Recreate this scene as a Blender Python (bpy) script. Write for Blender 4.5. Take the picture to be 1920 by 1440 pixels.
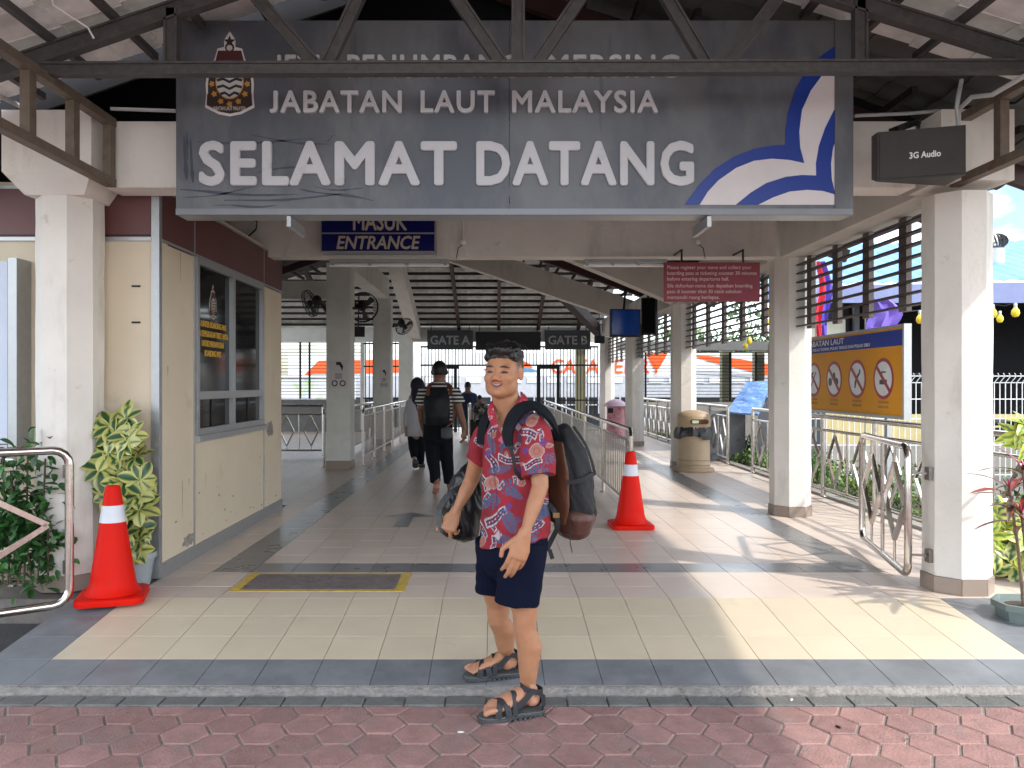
import bpy, bmesh, math, random
import numpy as np
from mathutils import Vector, Matrix, noise
random.seed(7)
for o in list(bpy.data.objects): bpy.data.objects.remove(o)
SC = bpy.context.scene
COL = SC.collection
R = math.radians
EYE = 1.28            # camera height above the tiled floor
FP = 1480.0           # focal length in pixels of the 1920 px wide photograph

# ---------------------------------------------------------------- camera
cam = bpy.data.cameras.new('camera'); camo = bpy.data.objects.new('camera', cam); COL.objects.link(camo)
camo.location = (0, 0, EYE); camo.rotation_euler = (R(90), 0, 0)
cam.sensor_width = 36; cam.lens = FP/1920*36; cam.shift_x = 32/1920
cam.clip_start = .05; cam.clip_end = 2000
SC.camera = camo
# ---------------------------------------------------------------- sky and sun
SUN = Vector((.86, -.56, .96)).normalized()      # towards the sun
el = math.asin(SUN.z); az = math.atan2(SUN.x, SUN.y)
w = bpy.data.worlds.new("World"); SC.world = w; w.use_nodes = True
nt = w.node_tree; nt.nodes.clear()
sky = nt.nodes.new('ShaderNodeTexSky'); sky.sky_type = 'NISHITA'; sky.sun_disc = False
sky.sun_elevation = el; sky.sun_rotation = az; sky.air_density = 1.0; sky.dust_density = 1.5
tc = nt.nodes.new('ShaderNodeTexCoord'); mp = nt.nodes.new('ShaderNodeMapping'); mp.inputs['Scale'].default_value = (1, 1, 3.2)
nz = nt.nodes.new('ShaderNodeTexNoise'); nz.inputs['Scale'].default_value = 2.3; nz.inputs['Detail'].default_value = 7; nz.inputs['Roughness'].default_value = .58
rp = nt.nodes.new('ShaderNodeValToRGB'); rp.color_ramp.elements[0].position = .40; rp.color_ramp.elements[1].position = .66
mx = nt.nodes.new('ShaderNodeMixRGB'); mx.inputs['Color2'].default_value = (18, 19.3, 20.5, 1)
bg = nt.nodes.new('ShaderNodeBackground'); bg.inputs['Strength'].default_value = .15
out = nt.nodes.new('ShaderNodeOutputWorld')
L = nt.links.new
L(tc.outputs['Generated'], mp.inputs['Vector']); L(mp.outputs[0], nz.inputs['Vector']); L(nz.outputs['Fac'], rp.inputs['Fac'])
L(rp.outputs['Color'], mx.inputs['Fac']); L(sky.outputs['Color'], mx.inputs['Color1']); L(mx.outputs[0], bg.inputs['Color']); L(bg.outputs[0], out.inputs['Surface'])
sl = bpy.data.lights.new('sun', 'SUN'); sl.energy = 2.0; sl.angle = R(1.2); sl.color = (1, .93, .82)
so = bpy.data.objects.new('sun', sl); COL.objects.link(so); so.location = (6, -4, 12)
so.rotation_euler = (-SUN).to_track_quat('-Z', 'Y').to_euler()
SC.view_settings.view_transform = 'Standard'; SC.view_settings.look = 'None'
SC.view_settings.gamma = 1; SC.view_settings.exposure = .95; SC.view_settings.use_curve_mapping = False
SC.cycles.max_bounces = 10; SC.cycles.diffuse_bounces = 6; SC.cycles.glossy_bounces = 4
SC.cycles.use_denoising = True
SC.cycles.sample_clamp_indirect = 6

# ---------------------------------------------------------------- helpers
def P(x, y, D):                       # point that shows at pixel (x, y) of the photograph at depth D
    return Vector(((x-928)*D/FP, D, EYE-(y-720)*D/FP))
def M(name, col, rough=.6, metal=0, var=.12, scale=6, bump=0, bscale=40, spec=.5, obj=0, stain=None, attr=None,
      sss=0, stretch=(1, 1, 1), stripes=None, alpha=1, emit=0):
    m = bpy.data.materials.new(name); m.use_nodes = True; t = m.node_tree; b = t.nodes['Principled BSDF']; K = t.links.new
    b.inputs['Roughness'].default_value = rough; b.inputs['Metallic'].default_value = metal
    b.inputs['Specular IOR Level'].default_value = spec
    if sss: b.inputs['Subsurface Weight'].default_value = sss; b.inputs['Subsurface Radius'].default_value = (.012, .005, .003); b.inputs['Subsurface Scale'].default_value = .6
    g = t.nodes.new('ShaderNodeNewGeometry'); mp = t.nodes.new('ShaderNodeMapping'); mp.inputs['Scale'].default_value = stretch
    K(g.outputs['Position'], mp.inputs['Vector'])
    n = t.nodes.new('ShaderNodeTexNoise'); n.inputs['Scale'].default_value = scale; n.inputs['Detail'].default_value = 6; n.inputs['Roughness'].default_value = .6
    K(mp.outputs[0], n.inputs['Vector'])
    hs = t.nodes.new('ShaderNodeHueSaturation'); mr = t.nodes.new('ShaderNodeMapRange')
    mr.inputs['From Min'].default_value = .3; mr.inputs['From Max'].default_value = .7
    mr.inputs['To Min'].default_value = 1-var; mr.inputs['To Max'].default_value = 1+var; K(n.outputs['Fac'], mr.inputs['Value'])
    src = None
    if attr:
        a = t.nodes.new('ShaderNodeAttribute'); a.attribute_name = attr; K(a.outputs['Color'], hs.inputs['Color'])
    elif stripes:                      # (axis, period, colour 2, share)
        sx = t.nodes.new('ShaderNodeSeparateXYZ'); K(g.outputs['Position'], sx.inputs[0])
        dv = t.nodes.new('ShaderNodeMath'); dv.operation = 'DIVIDE'; dv.inputs[1].default_value = stripes[1]; K(sx.outputs[stripes[0]], dv.inputs[0])
        fr = t.nodes.new('ShaderNodeMath'); fr.operation = 'FRACT'; K(dv.outputs[0], fr.inputs[0])
        lt = t.nodes.new('ShaderNodeMath'); lt.operation = 'LESS_THAN'; lt.inputs[1].default_value = stripes[3]; K(fr.outputs[0], lt.inputs[0])
        mm = t.nodes.new('ShaderNodeMixRGB'); mm.inputs['Color1'].default_value = (*col, 1); mm.inputs['Color2'].default_value = (*stripes[2], 1); K(lt.outputs[0], mm.inputs['Fac']); K(mm.outputs[0], hs.inputs['Color'])
    else: hs.inputs['Color'].default_value = (*col, 1)
    val = mr.outputs['Result']
    if obj:
        oi = t.nodes.new('ShaderNodeObjectInfo'); r2 = t.nodes.new('ShaderNodeMapRange'); r2.inputs['To Min'].default_value = 1-obj; r2.inputs['To Max'].default_value = 1+obj
        K(oi.outputs['Random'], r2.inputs['Value']); mu = t.nodes.new('ShaderNodeMath'); mu.operation = 'MULTIPLY'
        K(val, mu.inputs[0]); K(r2.outputs[0], mu.inputs[1]); val = mu.outputs[0]
    K(val, hs.inputs['Value']); last = hs.outputs['Color']
    for st in (stain if isinstance(stain, list) else [stain] if stain else []):   # (colour, noise scale, threshold, strength, stretch)
        m2 = t.nodes.new('ShaderNodeMapping'); m2.inputs['Scale'].default_value = st[4] if len(st) > 4 else (1, 1, 1); K(g.outputs['Position'], m2.inputs['Vector'])
        n2 = t.nodes.new('ShaderNodeTexNoise'); n2.inputs['Scale'].default_value = st[1]; n2.inputs['Detail'].default_value = 8; n2.inputs['Roughness'].default_value = .65; K(m2.outputs[0], n2.inputs['Vector'])
        r = t.nodes.new('ShaderNodeMapRange'); r.inputs['From Min'].default_value = st[2]; r.inputs['From Max'].default_value = st[2]+.12; r.inputs['To Max'].default_value = st[3]; K(n2.outputs['Fac'], r.inputs['Value'])
        mm = t.nodes.new('ShaderNodeMixRGB'); mm.inputs['Color2'].default_value = (*st[0], 1); K(r.outputs[0], mm.inputs['Fac']); K(last, mm.inputs['Color1']); last = mm.outputs[0]
    K(last, b.inputs['Base Color'])
    if emit: K(last, b.inputs['Emission Color']); b.inputs['Emission Strength'].default_value = emit
    rr = t.nodes.new('ShaderNodeMapRange'); rr.inputs['To Min'].default_value = max(0.02, rough*.8); rr.inputs['To Max'].default_value = min(1, rough*1.25); K(n.outputs['Fac'], rr.inputs['Value']); K(rr.outputs[0], b.inputs['Roughness'])
    if bump:
        n3 = t.nodes.new('ShaderNodeTexNoise'); n3.inputs['Scale'].default_value = bscale; n3.inputs['Detail'].default_value = 5; K(g.outputs['Position'], n3.inputs['Vector'])
        bp = t.nodes.new('ShaderNodeBump'); bp.inputs['Strength'].default_value = bump; bp.inputs['Distance'].default_value = .01; K(n3.outputs['Fac'], bp.inputs['Height']); K(bp.outputs[0], b.inputs['Normal'])
    if alpha < 1: b.inputs['Alpha'].default_value = alpha
    return m

class MB:
    def __init__(s): s.v = []; s.f = []; s.mi = []; s.m = 0
    def add(s, vs, fs):
        b = len(s.v); s.v += [Vector(v) for v in vs]; s.f += [tuple(b+i for i in f) for f in fs]; s.mi += [s.m]*len(fs); return s
    def box(s, c, d, rot=None, bev=0):
        x, y, z = d[0]/2, d[1]/2, d[2]/2; c = Vector(c)
        vs = [Vector((sx*x, sy*y, sz*z)) for sz in (-1, 1) for sx, sy in ((-1, -1), (1, -1), (1, 1), (-1, 1))]
        if rot is not None: vs = [rot @ v for v in vs]
        return s.add([v+c for v in vs], [(3, 2, 1, 0), (4, 5, 6, 7), (0, 1, 5, 4), (1, 2, 6, 5), (2, 3, 7, 6), (3, 0, 4, 7)])
    def span(s, a, b):                  # box from corner a to corner b
        a = Vector(a); b = Vector(b); return s.box((a+b)/2, [abs(q) for q in (b-a)])
    def bar(s, p0, p1, w, h, up=(0, 0, 1)):
        p0 = Vector(p0); p1 = Vector(p1); y = (p1-p0); l = y.length; y.normalize(); x = y.cross(Vector(up)).normalized(); z = x.cross(y)
        return s.box((p0+p1)/2, (w, l, h), Matrix((x, y, z)).transposed())
    def loft(s, pts, rad, side=(1, 0, 0), n=14, cap=True, dome=True):
        pts = [Vector(p) for p in pts]; rad = [(r, r) if not isinstance(r, (tuple, list)) else r for r in rad]
        N = len(pts); T = [(pts[min(i+1, N-1)]-pts[max(i-1, 0)]).normalized() for i in range(N)]
        rows = []; sd = Vector(side)
        if dome:
            r0 = rad[0]; m0 = min(r0)*.8; r1 = rad[-1]; m1 = min(r1)*.8
            pre = [(pts[0]-T[0]*m0*math.sin(a), (r0[0]*math.cos(a), r0[1]*math.cos(a)), T[0]) for a in (1.2, .75, .35)]
            post = [(pts[-1]+T[-1]*m1*math.sin(a), (r1[0]*math.cos(a), r1[1]*math.cos(a)), T[-1]) for a in (.35, .75, 1.2)]
            seq = pre+list(zip(pts, rad, T))+post
        else: seq = list(zip(pts, rad, T))
        prev = sd
        for p, r, t in seq:
            a = (prev-t*prev.dot(t)).normalized(); b = t.cross(a); prev = a
            rows.append([p+a*r[0]*math.cos(2*math.pi*k/n)+b*r[1]*math.sin(2*math.pi*k/n) for k in range(n)])
        vs = [v for r in rows for v in r]; fs = []
        for i in range(len(rows)-1):
            for k in range(n): k2 = (k+1) % n; fs.append((i*n+k, i*n+k2, (i+1)*n+k2, (i+1)*n+k))
        if cap: fs.append(tuple(range(n-1, -1, -1))); fs.append(tuple((len(rows)-1)*n+k for k in range(n)))
        return s.add(vs, fs)
    def tube(s, pts, r, n=8, cap=True): return s.loft(pts, [r]*len(pts), side=(.31, .2, .93), n=n, cap=cap, dome=False)
    def ell(s, c, r, rot=None, n=16, m=10):
        c = Vector(c); vs = []; fs = []
        for i in range(m+1):
            th = math.pi*i/m
            for k in range(n):
                ph = 2*math.pi*k/n; v = Vector((r[0]*math.sin(th)*math.cos(ph), r[1]*math.sin(th)*math.sin(ph), r[2]*math.cos(th)))
                vs.append(c+(rot @ v if rot else v))
        for i in range(m):
            for k in range(n): k2 = (k+1) % n; fs.append((i*n+k, (i+1)*n+k, (i+1)*n+k2, i*n+k2))
        return s.add(vs, fs)
    def lathe(s, c, prof, n=24, axis=None, squash=(1, 1)):
        c = Vector(c); vs = []; fs = []
        for r, z in prof:
            for k in range(n):
                a = 2*math.pi*(k+.5)/n; v = Vector((r*math.cos(a)*squash[0], r*math.sin(a)*squash[1], z)); vs.append(c+(axis @ v if axis else v))
        for i in range(len(prof)-1):
            for k in range(n): k2 = (k+1) % n; fs.append((i*n+k, i*n+k2, (i+1)*n+k2, (i+1)*n+k))
        fs.append(tuple(range(n-1, -1, -1))); fs.append(tuple((len(prof)-1)*n+k for k in range(n)))
        return s.add(vs, fs)
    def prism(s, poly, o, ax, ay, h):   # polygon in the (ax, ay) plane, thickened by h along ax x ay
        o = Vector(o); ax = Vector(ax); ay = Vector(ay); nn = ax.cross(ay).normalized(); n = len(poly)
        area = sum(poly[i][0]*poly[(i+1) % n][1]-poly[(i+1) % n][0]*poly[i][1] for i in range(n))
        if area < 0: poly = poly[::-1]
        vs = [o+ax*p[0]+ay*p[1] for p in poly]+[o+ax*p[0]+ay*p[1]+nn*h for p in poly]
        fs = [tuple(range(n-1, -1, -1)), tuple(range(n, 2*n))]+[(i, (i+1) % n, n+(i+1) % n, n+i) for i in range(n)]
        return s.add(vs, fs)
def mesh_of(mb, mats, smooth=False, off=Vector((0, 0, 0)), name='mesh'):
    me = bpy.data.meshes.new(name); me.from_pydata([tuple(v-off) for v in mb.v], [], mb.f)
    for m in (mats if isinstance(mats, list) else [mats]): me.materials.append(m)
    if any(mb.mi): me.polygons.foreach_set('material_index', mb.mi)
    if smooth:
        me.polygons.foreach_set('use_smooth', [True]*len(me.polygons))
        if smooth != 2: me.set_sharp_from_angle(angle=R(40))
    me.update(); return me
WL = {}
def link(name, data, parent, wloc, rot=None, **props):
    o = bpy.data.objects.new(name, data); COL.objects.link(o); base = WL.get(parent, Vector((0, 0, 0)))
    if parent is not None: o.parent = parent
    o.location = Vector(wloc)-base; WL[o] = Vector(wloc)
    if rot is not None: o.rotation_euler = rot.to_euler()
    for k, v in props.items(): o[k] = v
    return o
def thing(name, label, cat, loc, group=None):
    o = link(name, None, None, loc, label=label, category=cat)
    if group: o['group'] = group
    return o
def part(name, mb, mat, parent, smooth=False, **props):
    off = WL[parent]
    return link(name, mesh_of(mb, mat, smooth, off, name), parent, off, **props)
def single(name, mb, mat, label, cat, group=None, smooth=False, loc=None):
    c = Vector(loc) if loc is not None else Vector((sum(v.x for v in mb.v)/len(mb.v), sum(v.y for v in mb.v)/len(mb.v), min(v.z for v in mb.v)))
    o = link(name, mesh_of(mb, mat, smooth, c, name), None, c, label=label, category=cat)
    if group: o['group'] = group
    return o
def struct(name, mb, mat, smooth=False, **props):
    c = sum(mb.v, Vector())/len(mb.v); c.z = min(v.z for v in mb.v)
    return link(name, mesh_of(mb, mat, smooth, c, name), None, c, kind='structure', **props)
def remesh(mb, vox, smooth=2, fn=None):
    me = mesh_of(mb, []) if False else bpy.data.meshes.new('t'); me.from_pydata([tuple(v) for v in mb.v], [], mb.f)
    o = bpy.data.objects.new('t', me); COL.objects.link(o)
    m = o.modifiers.new('r', 'REMESH'); m.mode = 'VOXEL'; m.voxel_size = vox
    if smooth: q = o.modifiers.new('s', 'SMOOTH'); q.factor = .5; q.iterations = smooth
    dg = bpy.context.evaluated_depsgraph_get(); ev = o.evaluated_get(dg); r = bpy.data.meshes.new_from_object(ev)
    bpy.data.objects.remove(o); bpy.data.meshes.remove(me)
    return r
def mverts(me): a = np.empty(len(me.vertices)*3, np.float32); me.vertices.foreach_get('co', a); return a.reshape(-1, 3)
def setverts(me, a): me.vertices.foreach_set('co', a.astype(np.float32).ravel()); me.update()
def mnorm(me): a = np.empty(len(me.vertices)*3, np.float32); me.vertices.foreach_get('normal', a); return a.reshape(-1, 3)
def lap(me, mask, it, k=.5):
    e = np.empty(len(me.edges)*2, np.int32); me.edges.foreach_get('vertices', e); e = e.reshape(-1, 2); v = mverts(me).astype(np.float64); n = np.zeros(len(v)); np.add.at(n, e[:, 0], 1); np.add.at(n, e[:, 1], 1)
    for _ in range(it):
        s_ = np.zeros_like(v); np.add.at(s_, e[:, 0], v[e[:, 1]]); np.add.at(s_, e[:, 1], v[e[:, 0]]); v += (s_/n[:, None]-v)*(mask*k)[:, None]
    setverts(me, v)
def setcol(me, c):
    at = me.color_attributes.new('Col', 'FLOAT_COLOR', 'POINT'); a = np.ones((len(me.vertices), 4), np.float32); a[:, :3] = c; at.data.foreach_set('color', a.ravel())
def meshpart(name, me, mat, parent, **props):   # world-space mesh to a part
    a = mverts(me); off = WL[parent]; setverts(me, a-np.array(off)); me.materials.clear(); me.materials.append(mat)
    me.polygons.foreach_set('use_smooth', [True]*len(me.polygons)); me.name = name
    return link(name, me, parent, off, **props)
CAPH = .66
def text(s, o, ax, ay, w, h, depth, mat, parent, name='lettering', bold=.015, shear=0, align='L', space=1, **props):
    cu = bpy.data.curves.new('t', 'FONT'); cu.body = s; cu.extrude = .01; cu.shear = shear; cu.resolution_u = 3; cu.space_character = space
    t = bpy.data.objects.new('t', cu); COL.objects.link(t); bpy.context.view_layer.update()
    me = bpy.data.meshes.new_from_object(t.evaluated_get(bpy.context.evaluated_depsgraph_get())); bpy.data.objects.remove(t)
    a = mverts(me); fs = [tuple(p.vertices) for p in me.polygons]; lo = a.min(0).copy(); hi = a.max(0).copy(); bpy.data.meshes.remove(me)
    lo[1] = 0; hi[1] = CAPH
    if s[0] == 'J' and s.isupper():     # this face lets the J hang below the line: stand it on the line
        j = a[:, 0] < .30; ym = a[j, 1].min(); a[j, 1] = (a[j, 1]-ym)/(CAPH-ym)*CAPH
    d = bold*.75; lo[:2] -= d; hi[:2] += d
    V = []; F = []                     # heavier strokes: the same glyphs laid over each other, each a hair in front of the last
    for k, (dx, dy) in enumerate([(0, 0)]+[(d*math.cos(R(45*i)), d*math.sin(R(45*i))) for i in range(8)]+([(d*.55*math.cos(R(60*i)), d*.55*math.sin(R(60*i))) for i in range(6)] if bold > .04 else [])):
        b = a.copy(); b[:, 0] += dx; b[:, 1] += dy; q = (b-lo)/(hi-lo); q[:, 2] *= 1+.015*k
        F += [tuple(i+len(a)*k for i in f) for f in fs]; V.append(q)
    q = np.concatenate(V); ww = w if w else h*(hi[0]-lo[0])/(hi[1]-lo[1])
    o = Vector(o); ax = Vector(ax); ay = Vector(ay); nn = ax.cross(ay); x0 = 0 if align == 'L' else -ww/2
    wv = np.array(o)+np.outer(q[:, 0]*ww+x0, ax)+np.outer(q[:, 1]*h, ay)+np.outer(q[:, 2]*depth, nn); off = WL[parent]
    me = bpy.data.meshes.new(name); me.from_pydata((wv-np.array(off)).tolist(), [], F); me.materials.append(mat)
    return link(name, me, parent, off, **props)
X_, Y_, Z_ = Vector((1, 0, 0)), Vector((0, 1, 0)), Vector((0, 0, 1))
# ---------------------------------------------------------------- materials
PL = M('plaster', (.71, .67, .62), .75, var=.06, scale=3, bump=.35, bscale=25, stain=[((.50, .46, .40), 4, .54, .5, (1, 1, .3)), ((.36, .32, .28), 9, .64, .55), ((.3, .27, .24), 34, .66, .7)])
PLC = M('plaster_cream', (.62, .53, .40), .7, var=.05, scale=2.5, bump=.12, bscale=30, stain=[((.40, .35, .26), 4, .62, .45), ((.25, .22, .18), 26, .7, .7)])
MAR = M('maroon_panel', (.115, .04, .038), .45, var=.1, scale=3)
ALU = M('aluminium', (.42, .43, .44), .42, .75, var=.08, scale=20, bump=.05)
SS = M('stainless', (.62, .58, .54), .16, 1, var=.1, scale=30)
SSD = M('stainless_dull', (.24, .22, .20), .34, 1, var=.15, scale=25)
STL = M('truss_steel', (.085, .08, .078), .55, .35, var=.25, scale=25, bump=.1, stretch=(1, 1, 1), stain=((.12, .085, .06), 12, .62, .5))
STB = M('rusty_steel', (.16, .125, .095), .6, .3, var=.25, scale=15, bump=.1, stain=((.13, .06, .03), 8, .55, .7))
BLK = M('black_bars', (.012, .011, .011), .5, .2, var=.2)
LOUV = M('louvre_brown', (.045, .032, .028), .45, 0, var=.25, scale=12, bump=.05)
GLS = M('dark_glass', (.010, .011, .012), .06, 0, var=.1, spec=.08)
GROUT = M('grout', (.17, .15, .135), .9, var=.2, scale=20)
TP = M('tile_pink', (.62, .52, .45), .36, var=.05, scale=3, obj=.035, spec=.22, stain=((.48, .41, .37), 1.3, .55, .35))
TD = M('tile_dark', (.17, .17, .175), .28, var=.15, scale=5, obj=.08, spec=.35)
TC = M('tile_cream', (.60, .515, .385), .42, var=.04, scale=5, obj=.03, stain=[((.40, .34, .26), 4, .6, .3), ((.16, .13, .11), 45, .72, .8)])
TG = M('tile_slate', (.18, .19, .205), .45, var=.2, scale=6, obj=.08, stain=((.24, .25, .27), 4, .52, .5))
HEX = M('paver_red', (.30, .17, .155), .85, var=.18, scale=14, obj=.16, bump=.5, bscale=90, stain=[((.24, .17, .16), 5, .52, .6), ((.12, .05, .045), 3.5, .62, .7)])
PG = M('paver_grey', (.14, .14, .135), .8, var=.2, scale=20, obj=.12, bump=.5, bscale=90)
MOR = M('mortar', (.24, .225, .21), .95, var=.25, scale=30, bump=.9, bscale=60, stain=((.12, .11, .1), 14, .55, .7))
SAND = M('joint_sand', (.24, .22, .205), .95, var=.3, scale=40, bump=.8, bscale=120)
ROOFT = M('roof_tile', (.82, .82, .79), .8, var=.2, scale=4, obj=.1, bump=.25, bscale=50, stain=[((.52, .51, .47), 6, .55, .6), ((.65, .65, .62), 9, .62, .5)])
ROOFD = M('roof_tile_shaded', (.10, .098, .095), .8, var=.25, scale=4, obj=.12)  # hall slopes: the unlit underside is put into the tile colour
PURL = M('purlin', (.02, .013, .012), .7, var=.2)
RAFT = M('rafter_brown', (.05, .018, .016), .6, var=.2)
CONC = M('concrete', (.30, .285, .26), .85, var=.12, scale=2, bump=.3, bscale=30, stain=((.22, .2, .18), 1.5, .55, .5))
ASPH = M('asphalt', (.06, .06, .062), .85, var=.25, scale=30, bump=.5, bscale=150)
SKIRT = M('skirting_tile', (.30, .24, .20), .3, var=.06, obj=.08)
WHT = M('white_paint', (.78, .78, .76), .4, var=.04)
WEATH = M('sign_grey', (.135, .14, .15), .42, .25, var=.16, scale=2.2, bump=.05, stain=[((.08, .087, .108), 1.6, .47, .8, (1, 1, .45)), ((.045, .05, .065), 5, .60, .7, (1.6, 1, .16)), ((.17, .175, .185), 3.2, .57, .6, (1, 1, .3))])
LETW = M('letter_white', (.52, .52, .54), .28, var=.06, scale=5)
BLU = M('sign_blue', (.005, .032, .25), .35, var=.08)
SIGNW = M('sign_white', (.62, .58, .58), .35, var=.06, scale=4)

# ---------------------------------------------------------------- ground
mb = MB(); mb.span((-60, -40, -.30), (60, 90, -.20)); struct('ground', mb, M('ground_concrete', (.16, .155, .14), .9, var=.2, scale=1.5, bump=.3, stain=((.15, .14, .12), .8, .5, .6)))
mb = MB(); mb.span((-9, -8, -.199), (9, 3.55, -.1475)); struct('road', mb, SAND, label='sand bed between the red hexagonal pavers')
road = bpy.data.objects['road']
X0, TW = -2.2, .27
RAMP = .105
def tile_mesh(wd, dp, th, mat, name='tile', bev=.0006):
    m = MB(); x, y = wd/2, dp/2; b = bev
    m.add([(-x, -y, -th), (x, -y, -th), (x, y, -th), (-x, y, -th), (-x, -y, -b), (x, -y, -b), (x, y, -b), (-x, y, -b), (-x+b, -y+b, 0), (x-b, -y+b, 0), (x-b, y-b, 0), (-x+b, y-b, 0)],
          [(0, 1, 5, 4), (1, 2, 6, 5), (2, 3, 7, 6), (3, 0, 4, 7), (4, 5, 9, 8), (5, 6, 10, 9), (6, 7, 11, 10), (7, 4, 8, 11), (8, 9, 10, 11)])
    return mesh_of(m, mat, name=name)
g = .0032
me_r = {k: tile_mesh(TW-g, TW-g, .01, v) for k, v in (('C', TC), ('G', TG), ('P', TP), ('D', TD))}
# ramp
mb = MB(); DZ0 = 4.72
mb.prism([(3.64, -.20), (DZ0, -.20), (DZ0, -.008), (3.64, -RAMP*(DZ0-3.64)-.008)], (X0-.302, 0, 0), Y_, Z_, 4.86+.604)
ramp = struct('ramp', mb, GROUT)
rot = Matrix.Rotation(math.atan(RAMP), 3, 'X')
me_s = tile_mesh(.30, TW-g, .01, TG)
for j in range(4):
    D = DZ0-TW*(j+.5)*.9945
    z = -RAMP*(DZ0-D)
    for i in range(-1, 19):
        if i in (-1, 18):
            x = X0-.151 if i < 0 else X0+18*TW+.151; me = me_s
        else: x = X0+TW*(i+.5); me = me_r['G' if j == 3 else 'C']
        link('tile', me, ramp, (x, D, z), rot @ Matrix.Rotation(random.uniform(-.002, .002), 3, 'Y'))
# mortar edge and grey border pavers
mb = MB(); n = 120; vs = []; fs = []
for i in range(n+1):
    x = -6+12*i/n
    for (y, z) in ((3.65, -.114), (3.635+random.uniform(-.004, .004), -.117), (3.60+random.uniform(-.008, .008), -.135+random.uniform(-.004, .004)), (3.59+random.uniform(-.008, .008), -.19)):
        vs.append((x, y, z))
for i in range(n):
    for k in range(3): a = i*4+k; fs.append((a, a+4, a+5, a+1))
mb.add(vs, fs); struct('mortar_kerb', mb, MOR)
pavement = link('pavement', None, None, (0, 3, -.16), kind='structure')
me_g = tile_mesh(.174, .098, .04, PG, 'paver', .003)
for i in range(-15, 16):
    link('border_paver', me_g, pavement, (i*.181+.05, 3.533+random.uniform(-.002, .002), -.137+random.uniform(-.002, .002)), Matrix.Rotation(random.uniform(-.02, .02), 3, 'X'))
s = .105; hv = []
for rr, z in ((s*.958, -.04), (s*.958, -.0045), (s*.905, 0)):
    hv += [(rr*math.cos(R(60*k)), rr*math.sin(R(60*k)), z) for k in range(6)]
mb = MB(); mb.add(hv, [(k, (k+1) % 6, 6+(k+1) % 6, 6+k) for k in range(6)]+[(6+k, 6+(k+1) % 6, 12+(k+1) % 6, 12+k) for k in range(6)]+[tuple(range(12, 18))])
me_h = mesh_of(mb, HEX, name='hex'); far = MB()
mb2_ = MB(); mb2_.add([(a, min(b, -.004), c) for a, b, c in hv], mb.f); me_hh = mesh_of(mb2_, HEX, name='half_hex')
for i in range(-45, 46):
    for j in range(-2, 32):
        x = i*1.5*s; y = 3.39-j*math.sqrt(3)*s+(math.sqrt(3)/2*s if i % 2 else 0)
        if y > 3.49: continue
        half = y > 3.43; top = False                       # half pavers against the border
        z = -.142+random.uniform(-.0015, .0015)
        vis = y > 2.80 and not half and abs(x) < y*.72+.1 and not top
        if half and abs(x) < 2.7: link('half_paver', me_hh, pavement, (x, y, z))
        elif vis: link('paver', me_h, pavement, (x, y, z), Matrix.Rotation(random.uniform(-.009, .009), 3, 'X') @ Matrix.Rotation(random.uniform(-.009, .009), 3, 'Y'))
        else: far.add([(x+a, min(y+b, 3.478), z+c) for a, b, c in hv], mb.f) if abs(x) < 4.5 else None
link('paver_bed', mesh_of(far, HEX, off=WL[pavement]), pavement, WL[pavement], kind='stuff')

# main floor
mb = MB(); mb.span((-9, DZ0+.001, -.195), (3.72, 22, -.008)); floor = struct('floor', mb, GROUT)
restP, restD = MB(), MB(); nvis = 0
rows = []; y = DZ0; hts = [.27, .27, .108]+[.27]*66
for r_, h in enumerate(hts):
    rows.append((y, h)); y += h
mcache = {}
for r_, (y, h) in enumerate(rows):
    for i in range(-25, 22):
        x = X0+TW*(i+.5)
        if x > 3.68 or (x < -2.3 and y < 8.2): continue
        dark = False
        if r_ == 3 and X0+TW*1 < x < X0+TW*18: dark = True
        if i == 1 and r_ >= 3 and y < 23: dark = True
        if i == 17 and r_ >= 3: dark = True
        px = 928+1480*x/y
        k = ('D' if dark else 'P', h)
        if 250 < px < 1930 and nvis < 296 and not (x < -2.2):
            if k not in mcache: mcache[k] = tile_mesh(TW-g, h-g, .01, TD if dark else TP)
            link('tile', mcache[k], floor, (x, y+h/2, random.uniform(-.0006, .0006))); nvis += 1
        else:
            b = restD if dark else restP; a, c = TW/2-g/2, h/2-g/2
            b.add([(x-a, y+h/2-c, 0), (x+a, y+h/2-c, 0), (x+a, y+h/2+c, 0), (x-a, y+h/2+c, 0)], [(0, 1, 2, 3)])
link('far_tiles', mesh_of(restP, TP, off=WL[floor]), floor, WL[floor], kind='stuff')
link('far_dark_tiles', mesh_of(restD, TD, off=WL[floor]), floor, WL[floor], kind='stuff')
# arrow marking
D0, D1, D2 = 1894.4/(988-720), 1894.4/(969-720), 1894.4/(961.5-720)
def fx(px, D): return (px-928)*D/1480
mb = MB(); mb.prism([(fx(738, D0), D0), (fx(765, D0), D0), (fx(776, D1), D1), (fx(815, D1), D1), (fx(772, D2), D2), (fx(718, D1), D1), (fx(752, D1), D1)], (0, 0, .004), X_, Y_, .0012)
struct('floor_arrow', mb, TD)
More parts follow.
